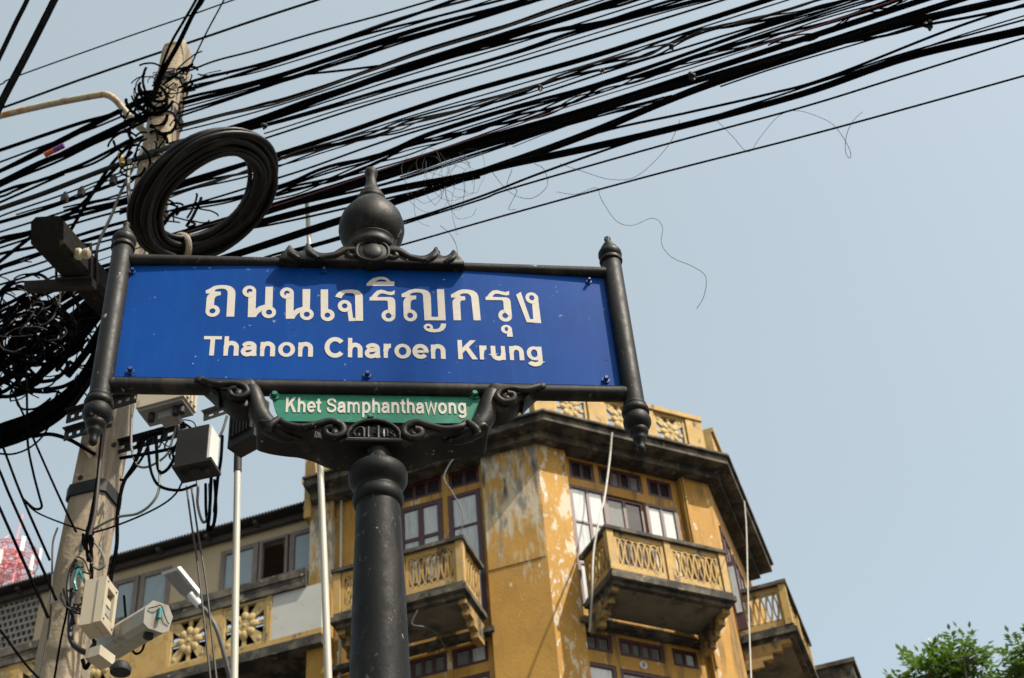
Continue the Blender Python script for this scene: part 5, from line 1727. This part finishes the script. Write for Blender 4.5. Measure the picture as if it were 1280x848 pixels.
m.tube([E0 - axh * 0.012 + uph * 0.022, E0 - axh * 0.016 + uph * -0.008], 0.006, 8)
m.build('teal_tab', 'teal', eh)
m = MB()
m.tube(smooth_path([E0 - axh * 0.011 + sdh * -0.034 + uph * 0.012, E0 - axh * 0.016 + sdh * -0.015 + uph * 0.022, E0 - axh * 0.014 + uph * 0.03, E0 - axh * 0.014 + sdh * 0.02 + uph * 0.0,
                    E0 - axh * 0.011 + sdh * 0.034 + uph * -0.012], 5), 0.0015, 5)
m.build('lanyard', 'cable', eh)
m = MB()
q3 = E0 + axh * 0.03 - uph * 0.042
m.lathe([(0.012, -0.012), (0.014, -0.01), (0.014, 0.006)], lambda x, y, hh: q3 + sdh * x + axh * y + uph * hh, 14)
m.build('cable_gland', 'dark_steel', eh)

F, wl_, wr_, h = corner_box((124, 818), (106, 824), (144, 834), 4.25, 0.03)
fl = thing('floodlight', F(wl_ / 2, wr_ / 2, 0), 'small cream floodlight box with a round dark lens at the bottom of the pole', 'floodlight')
m = MB()
solid(m, F, 0, wl_, 0, wr_, 0, h)
m.build('body', 'cream_box', fl)
m = MB()
q4 = at_dist(151, 836, 4.22)
m.lathe([(0.027, -0.012), (0.028, 0.0), (0.020, 0.014)], lambda x, y, hh: q4 + Vector((x, y, hh)), 20)
m.build('lens', 'dark_steel', fl)

# white conduits
cd = thing('conduit', fp(292, 900, 0.0), 'white conduit rising to the ribbed box', 'conduit')
ptop, pbot = fp(297, 585, 0.05), fp(292, 900, 0.05)
MB().tube([ptop, (ptop + pbot) / 2, pbot + (pbot - ptop) * 1.2], 0.0118, 12).build('tube', 'white', cd)
MB().tube([fp(297.5, 566, 0.05), fp(297, 590, 0.05)], 0.014, 12).build('coupling', 'dark_steel', cd)
fpole = thing('flagpole', fp(411, 900, -0.05), 'slender white pole standing between sign and tower, its top above the sign', 'pole')
q0, q1, q2, q3_ = fp(383, 244, -0.05), fp(388, 330, -0.05), fp(401, 600, -0.05), fp(411, 860, -0.05)
path = smooth_path([q0, q1, q2, q3_], 6)
path.append(q3_ + (q3_ - q2).normalized() * 2.8)
MB().tube(path, [0.0085 + 0.0035 * min(1, i / 16) for i in range(len(path))], 12).build('tube', 'white', fpole)

# wires hanging round the boxes
W_ = [
    ([(165, 520), (164, 545), (165, 564), (172, 582), (187, 583), (208, 569), (216, 548), (222, 528)], 2.6, 'grey_cable', 'grey wire looping below the cream junction box'),
    ([(184, 540), (185, 559), (189, 590), (200, 608), (224, 613), (246, 606)], 3.2, 'cable', 'black wire sagging to the bottom of the grey meter box'),
    ([(199, 575), (199, 610), (190, 629), (172, 642), (146, 647), (120, 660), (105, 672), (100, 690)], 2.8, 'green_cable', 'pale grey-green wire drooping from the boxes to the pole'),
    ([(230, 598), (219, 618), (198, 634), (159, 652), (120, 665), (105, 663), (80, 655), (45, 640), (28, 622)], 1.9, 'cable', 'thin wire swinging from the meter box across the pole'),
    ([(222, 530), (228, 550), (239, 574), (247, 605), (247, 631), (254, 653), (262, 640), (262, 605)], 3, 'grey_cable', 'grey wire running down past the meter box'),
    ([(264, 595), (262, 640), (260, 662), (268, 652), (270, 605)], 3.6, 'cable', 'narrow black loop hanging under the meter box'),
    ([(268, 600), (270, 640), (264, 660), (258, 645), (257, 605)], 3, 'cable', 'second black loop hanging under the meter box'),
    ([(233, 540), (250, 559), (261, 560), (276, 543), (284, 520)], 2.8, 'grey_cable', 'grey wire between junction box and ribbed box'),
    ([(195, 545), (198, 587), (208, 588), (219, 572), (226, 560)], 3.8, 'cable', 'thick black wire looping beside the meter box'),
    ([(150, 573), (180, 568), (225, 559)], 3.6, 'cable', 'black wire running level from the pole to the meter box'),
    ([(182, 545), (168, 580), (154, 605), (147, 642), (146, 680), (140, 714), (138, 730)], 4.8, 'cable', 'thick black cable hanging just right of the pole'),
    ([(190, 548), (176, 575), (158, 598), (150, 600)], 2.6, 'cable', 'black wire slanting down to the pole edge'),
    ([(170, 560), (185, 545), (205, 540)], 4.0, 'cable', 'short black wire under the slotted bars'),
    ([(233, 608), (240, 660), (247.5, 709), (261, 830), (264, 860)], 2.3, 'brown_cable', 'left of two long wires dropping from the meter box'),
    ([(239, 608), (248, 670), (258, 733), (269, 835), (272, 860)], 2.3, 'brown_cable', 'right of two long wires dropping from the meter box'),
    ([(278, 545), (276, 575), (272, 600), (268, 640)], 4.2, 'cable', 'black wire down the right side of the meter box'),
]
for pts, w_, mt, lb in W_:
    cable(pts, w_, lb, None, mt, 0.16, name='hanging_wire', cat='wire')
W2 = [
    ([(128, 540), (125, 570), (122, 600), (113, 650), (109, 668), (114, 690), (114, 781), (118, 808), (108, 835), (103, 825)], 3.8, 'cable', 'black wire running down the pole face to the breaker box'),
    ([(133, 520), (128, 555), (124, 590), (119, 640), (112, 670)], 4.4, 'brown_cable', 'brown wire strapped down the middle of the pole'),
    ([(92, 742), (88, 776), (90, 803), (108, 816), (118, 806)], 7, 'coil_cable', 'thick black cable looping under the breaker box'),
    ([(155, 745), (158, 780), (162, 805), (169, 817), (177, 814), (181, 803)], 2.6, 'cable', 'thin black wire from breaker box to grey housing'),
    ([(72, 660), (66, 680), (65, 720), (62, 780), (50, 848)], 2.0, 'brown_cable', 'brown wire down the left edge of the pole'),
    ([(104, 668), (105, 682), (112, 690), (116, 676), (110, 668), (108, 680), (110, 700)], 3.2, 'cable', 'looped black wire on the pole above the breaker box'),
    ([(118, 678), (128, 692), (131, 706), (124, 712), (116, 708)], 2.6, 'green_cable', 'pale green wire curling right of the pole wires'),
    ([(100, 706), (96, 716), (93, 728), (95, 738)], 3.4, 'teal', 'left end of a frayed teal wire pair on the pole'),
    ([(100, 714), (106, 728), (112, 740)], 3.0, 'teal', 'right end of a frayed teal wire pair on the pole'),
    ([(95, 700), (88, 716), (85, 735), (88, 760), (92, 780)], 5, 'coil_cable', 'thick black cable left of the breaker box'),
    ([(68, 848), (76, 800), (84, 760), (80, 740)], 2.2, 'cable', 'black wire low on the left face of the pole'),
]
for pts, w_, mt, lb in W2:
    cable(pts, w_, lb, None, mt, 0.17, name='hanging_wire', cat='wire')
W3 = [
    ([(30, 395), (33, 470), (34, 520), (35, 557), (42, 593), (49, 620), (52, 634), (43, 636), (30, 625)], 2.5, 'cable', 'near vertical wire hooking back below the tangle'),
    ([(8, 470), (14, 486), (30, 520), (45, 556), (73.5, 620), (95, 665)], 2.4, 'cable', 'long straight wire slanting down to the pole'),
    ([(-4, 540), (6, 565), (27, 620), (62, 700)], 2.8, 'cable', 'third of four parallel wires slanting down at the lower left'),
    ([(-20, 545), (0, 590), (14, 624), (58, 722), (70, 750)], 2.8, 'cable', 'second of four parallel wires slanting down at the lower left'),
    ([(-20, 590), (0, 636), (48, 744), (60, 772)], 3.0, 'cable', 'lowest of four parallel wires slanting down at the lower left'),
    ([(-10, 566), (14, 568), (35, 561), (52, 547), (65, 527)], 2.0, 'cable', 'thin wire sagging below the heavy bundle'),
    ([(-20, 770), (0, 788), (30, 828), (50, 850)], 2.4, 'cable', 'wire crossing the breeze-block wall at the bottom left'),
]
for pts, w_, mt, lb in W3:
    cable(pts, w_, lb, None, mt, 0.2, name='hanging_wire', cat='wire')

# cords on the building
def cord(F, pts, w, label, material, name='cord'):
    ps = [F.point(x, y, o) for x, y, o in pts]
    path = smooth_path(ps, 6)
    tag(MB().tube(path, w * 25 / FOCAL / 2, 6).build(name, material), label, 'cord')


cord(FR, [(765, 541, 0.44), (762, 575, 0.40), (756, 620, 0.5), (750, 645, 0.9), (742, 690, 0.92), (740, 740, 0.9), (737, 790, 0.5)], 2.4, 'white cord hanging from the eave across the corner balcony', 'white')
cord(FS, [(930, 622, 0.36), (933, 660, 0.8), (935, 740, 0.9), (939, 848, 0.9), (941, 900, 0.9)], 1.15, 'cream cord hanging from the side eave past the far balcony', 'white')
cord(FL, [(590, 560, 0.3), (570, 570, 0.4), (555, 596, 0.5), (565, 615, 0.5), (578, 640, 0.5), (577, 662, 0.5), (570, 676, 0.5)], 1.4, 'thin pale wire curling in front of the left windows', 'grey_cable')
cord(FL, [(522, 763, 0.9), (515, 780, 0.9), (530, 784, 0.8), (545, 792, 0.5), (560, 815, 0.2)], 1.4, 'thin pale wire curling under the left balcony', 'grey_cable')

# ================================================================== LED street lamp
sl = thing('street_lamp', at_dist(292, 900, 11.6), 'flat white LED lamp head on a thin bent grey arm in front of the wing', 'street lamp')
cn = [at_dist(201, 716, 12.0), at_dist(222, 709, 11.85), at_dist(249, 742, 11.7), at_dist(245, 750, 11.75), at_dist(236, 752, 11.8), at_dist(226, 744, 11.88)]
nrm = (cn[1] - cn[0]).cross(cn[2] - cn[1]).normalized()
if nrm.z < 0:
    nrm = -nrm
k = len(cn)
m = MB()
ctr_ = sum(cn, Vector()) / k
m.add([p for p in cn] + [p + nrm * 0.03 for p in cn] + [ctr_ + (p - ctr_) * 0.75 + nrm * 0.055 for p in cn],
      [tuple(range(k)), tuple(2 * k + i for i in range(k))] + [(i, (i + 1) % k, k + (i + 1) % k, k + i) for i in range(k)] + [(k + i, k + (i + 1) % k, 2 * k + (i + 1) % k, 2 * k + i) for i in range(k)])
m.build('lamp_head', 'lamp_white', sl)
m = MB()
il = [ctr_ + (p - ctr_) * 0.86 - nrm * 0.003 for p in cn]
m.add(il + [p - nrm * 0.006 for p in il], [tuple(range(k)), tuple(k + i for i in range(k))] + [(i, (i + 1) % k, k + (i + 1) % k, k + i) for i in range(k)])
m.build('lens', 'lamp_face', sl)
m = MB()
m.tube(smooth_path([at_dist(243, 748, 11.72), at_dist(248, 755, 11.7), at_dist(257, 764, 11.7), at_dist(264, 774, 11.7), at_dist(272, 790, 11.65), at_dist(283, 830, 11.6), at_dist(292, 870, 11.6), at_dist(300, 920, 11.6)], 5), 0.017, 10)
m.build('arm', 'grey_cable', sl)
m = MB()
m.tube([at_dist(238, 743, 11.75), at_dist(250, 757, 11.7)], 0.030, 10)
m.build('socket', 'lamp_white', sl)
pb = at_dist(300, 920, 11.6)
MB().tube([pb, Vector((pb.x, pb.y, 0))], 0.03, 10).build('post', 'grey_cable', sl)

# ================================================================== telecom tower
tc = at_dist(14, 700, 60)
tw = thing('telecom_tower', Vector((tc.x, tc.y, 0)), 'distant red and white lattice telecom tower with panel antennas', 'tower')
kp = 60 / FOCAL
legs, lattice, whites, ants = MB(), MB(), MB(), MB()


def T(x, y, z):
    return Vector((tc.x + x * kp, tc.y + y * kp, tc.z + z * kp))


cr4 = [(-11, -11), (11, -11), (11, 11), (-11, 11)]
for (a, b) in cr4:
    legs.tube([T(a * 1.0, b, -900), T(a, b, -20), T(a * 0.8, b * 0.8, 10)], 1.3 * kp, 5)
legs.tube([T(0, 0, 5), T(4, 0, 66)], 0.8 * kp, 5)
for j in range(9):
    z = -60 + 9 * j
    for i in range(4):
        (a, b), (c, d) = cr4[i], cr4[(i + 1) % 4]
        (whites if j % 4 == 3 else lattice).tube([T(a, b, z), T(c, d, z + 9)], 0.7 * kp, 4)
        lattice.tube([T(c, d, z), T(a, b, z + 9)], 0.7 * kp, 4)
for z in (-22, -6, 8):
    for R_ in (26, 31):
        pts = [T(R_ * math.cos(t * math.pi / 8), R_ * math.sin(t * math.pi / 8), z) for t in range(16)]
        lattice.tube(pts, 0.8 * kp, 4, closed=True)
    for t in range(8):
        lattice.tube([T(0, 0, z), T(31 * math.cos(t * math.pi / 4), 31 * math.sin(t * math.pi / 4), z)], 0.6 * kp, 4)
        lattice.tube([T(31 * math.cos(t * math.pi / 4), 31 * math.sin(t * math.pi / 4), z), T(20 * math.cos(t * math.pi / 4), 20 * math.sin(t * math.pi / 4), z + 13)], 0.5 * kp, 4)
legs.build('leg', 'hazed_tower_red', tw)
lattice.build('lattice', 'hazed_tower_red', tw)
whites.build('white_lattice', 'tower_white', tw)
for t, zz in ((0.2, 6), (1.1, 4), (2.3, 5), (3.4, 0), (4.3, 6), (5.4, 3), (5.9, -16), (4.7, -18)):
    x, y = 32 * math.cos(t), 32 * math.sin(t)
    a_ = MB()
    Fa = Frame(math.degrees(t) + 90, tc.x + x * kp, tc.y + y * kp)
    a_.box(Fa, -2.2 * kp, 2.2 * kp, -1.2 * kp, 1.2 * kp, tc.z + (zz - 10) * kp, tc.z + (zz + 10) * kp)
    a_.build('panel_antenna', 'tower_white', tw)


# ================================================================== trees
def tree(name, base_xy, tips, label, seed, group, n_leaf=30):
    rnd = random.Random(seed)
    root = thing(name, Vector((*base_xy, 0)), label, 'tree', group)
    tr = MB()
    zt_ = min(p.z for p, _ in tips) - 0.9
    fork = Vector((base_xy[0], base_xy[1], zt_ - 1.2))
    trunk = smooth_path([Vector((*base_xy, 0)), Vector((base_xy[0] + 0.2, base_xy[1] + 0.1, fork.z * 0.5)), fork], 6)
    tr.tube(trunk, [0.24 - 0.13 * i / (len(trunk) - 1) for i in range(len(trunk))], 10)
    fol = MB()

    def leaflet(p, d, up, L_, W):
        side_ = d.cross(up)
        if side_.length < 1e-4:
            return
        side_.normalize()
        bend = up * (-0.10 * L_)
        fol.add([p, p + d * L_ * 0.45 + side_ * W, p + d * L_ + bend, p + d * L_ * 0.45 - side_ * W], [(0, 1, 2, 3)])
    for tip, R_ in tips:
        br_ = smooth_path([fork, fork.lerp(tip, 0.55) + Vector((rnd.uniform(-.15, .15), rnd.uniform(-.15, .15), -0.15)), tip], 5)
        tr.tube(br_, [0.045 - 0.037 * i / (len(br_) - 1) for i in range(len(br_))], 6)
        for k in range(int(n_leaf * (R_ / 0.35) ** 1.6)):
            v = Vector((rnd.gauss(0, 1), rnd.gauss(0, 1), rnd.gauss(0, 0.8)))
            v = v.normalized() * R_ * rnd.uniform(0.25, 1.0) ** 0.6
            p = tip + v
            d = (v.normalized() + Vector((rnd.uniform(-.6, .6), rnd.uniform(-.6, .6), rnd.uniform(-.4, .5)))).normalized()
            # a pinnate frond: rachis with paired leaflets
            n_ = rnd.randint(4, 6)
            Lr = rnd.uniform(0.13, 0.22)
            upd = Vector((rnd.uniform(-.3, .3), rnd.uniform(-.3, .3), 1)).normalized()
            sd = d.cross(upd).normalized()
            if rnd.random() < 0.4:
                tr.tube([tip + v * 0.1, p], 0.006, 4)
            for i in range(n_):
                q = p + d * (Lr * (i + 0.5) / n_) - upd * (0.05 * (i / n_) ** 2)
                for s_ in (-1, 1):
                    dd = (sd * s_ + d * 0.55 + upd * rnd.uniform(-0.35, 0.2)).normalized()
                    leaflet(q, dd, upd, rnd.uniform(0.055, 0.115), rnd.uniform(0.013, 0.025))
            leaflet(p + d * Lr, d, upd, 0.10, 0.022)
    tr.build('trunk', 'bark', root)
    c = fol.build('crown', 'leaf', root)
    c['kind'] = 'stuff'
    return root


D = 18.0
tips = [(at_dist(x, y + 24, D + dz), r_ * 0.92) for x, y, r_, dz in (
    (1158, 805, 0.20, 0), (1146, 822, 0.20, 0.3), (1205, 800, 0.24, -0.2), (1180, 812, 0.24, 0.2), (1196, 822, 0.26, 0), (1165, 830, 0.26, -0.2), (1214, 820, 0.20, 0.2), (1128, 840, 0.15, 0.1),
    (1210, 790, 0.12, 0.1), (1225, 836, 0.16, 0), (1190, 845, 0.30, 0.2), (1150, 850, 0.26, 0), (1250, 852, 0.16, 0.2), (1100, 846, 0.08, 0), (1215, 860, 0.3, 0))]
tree('street_tree', (at_z(1180, 848, 9.5).x * 1.02, at_z(1180, 848, 9.5).y * 1.02), tips, 'leafy tree top with feathery green fronds at the bottom right corner', 2, 'trees at the right', 60)
tips = [(at_dist(x, y + 8, 17.0 + dz), r_) for x, y, r_, dz in (
    (1282, 810, 0.16, 0), (1290, 825, 0.22, 0), (1276, 838, 0.16, 0.2), (1300, 845, 0.3, 0.2), (1265, 850, 0.16, 0.1), (1310, 820, 0.25, 0))]
tree('street_tree', (at_z(1310, 848, 9.5).x * 1.0, at_z(1310, 848, 9.5).y * 1.0), tips, 'second tree showing only a few fronds at the right edge', 6, 'trees at the right', 48)
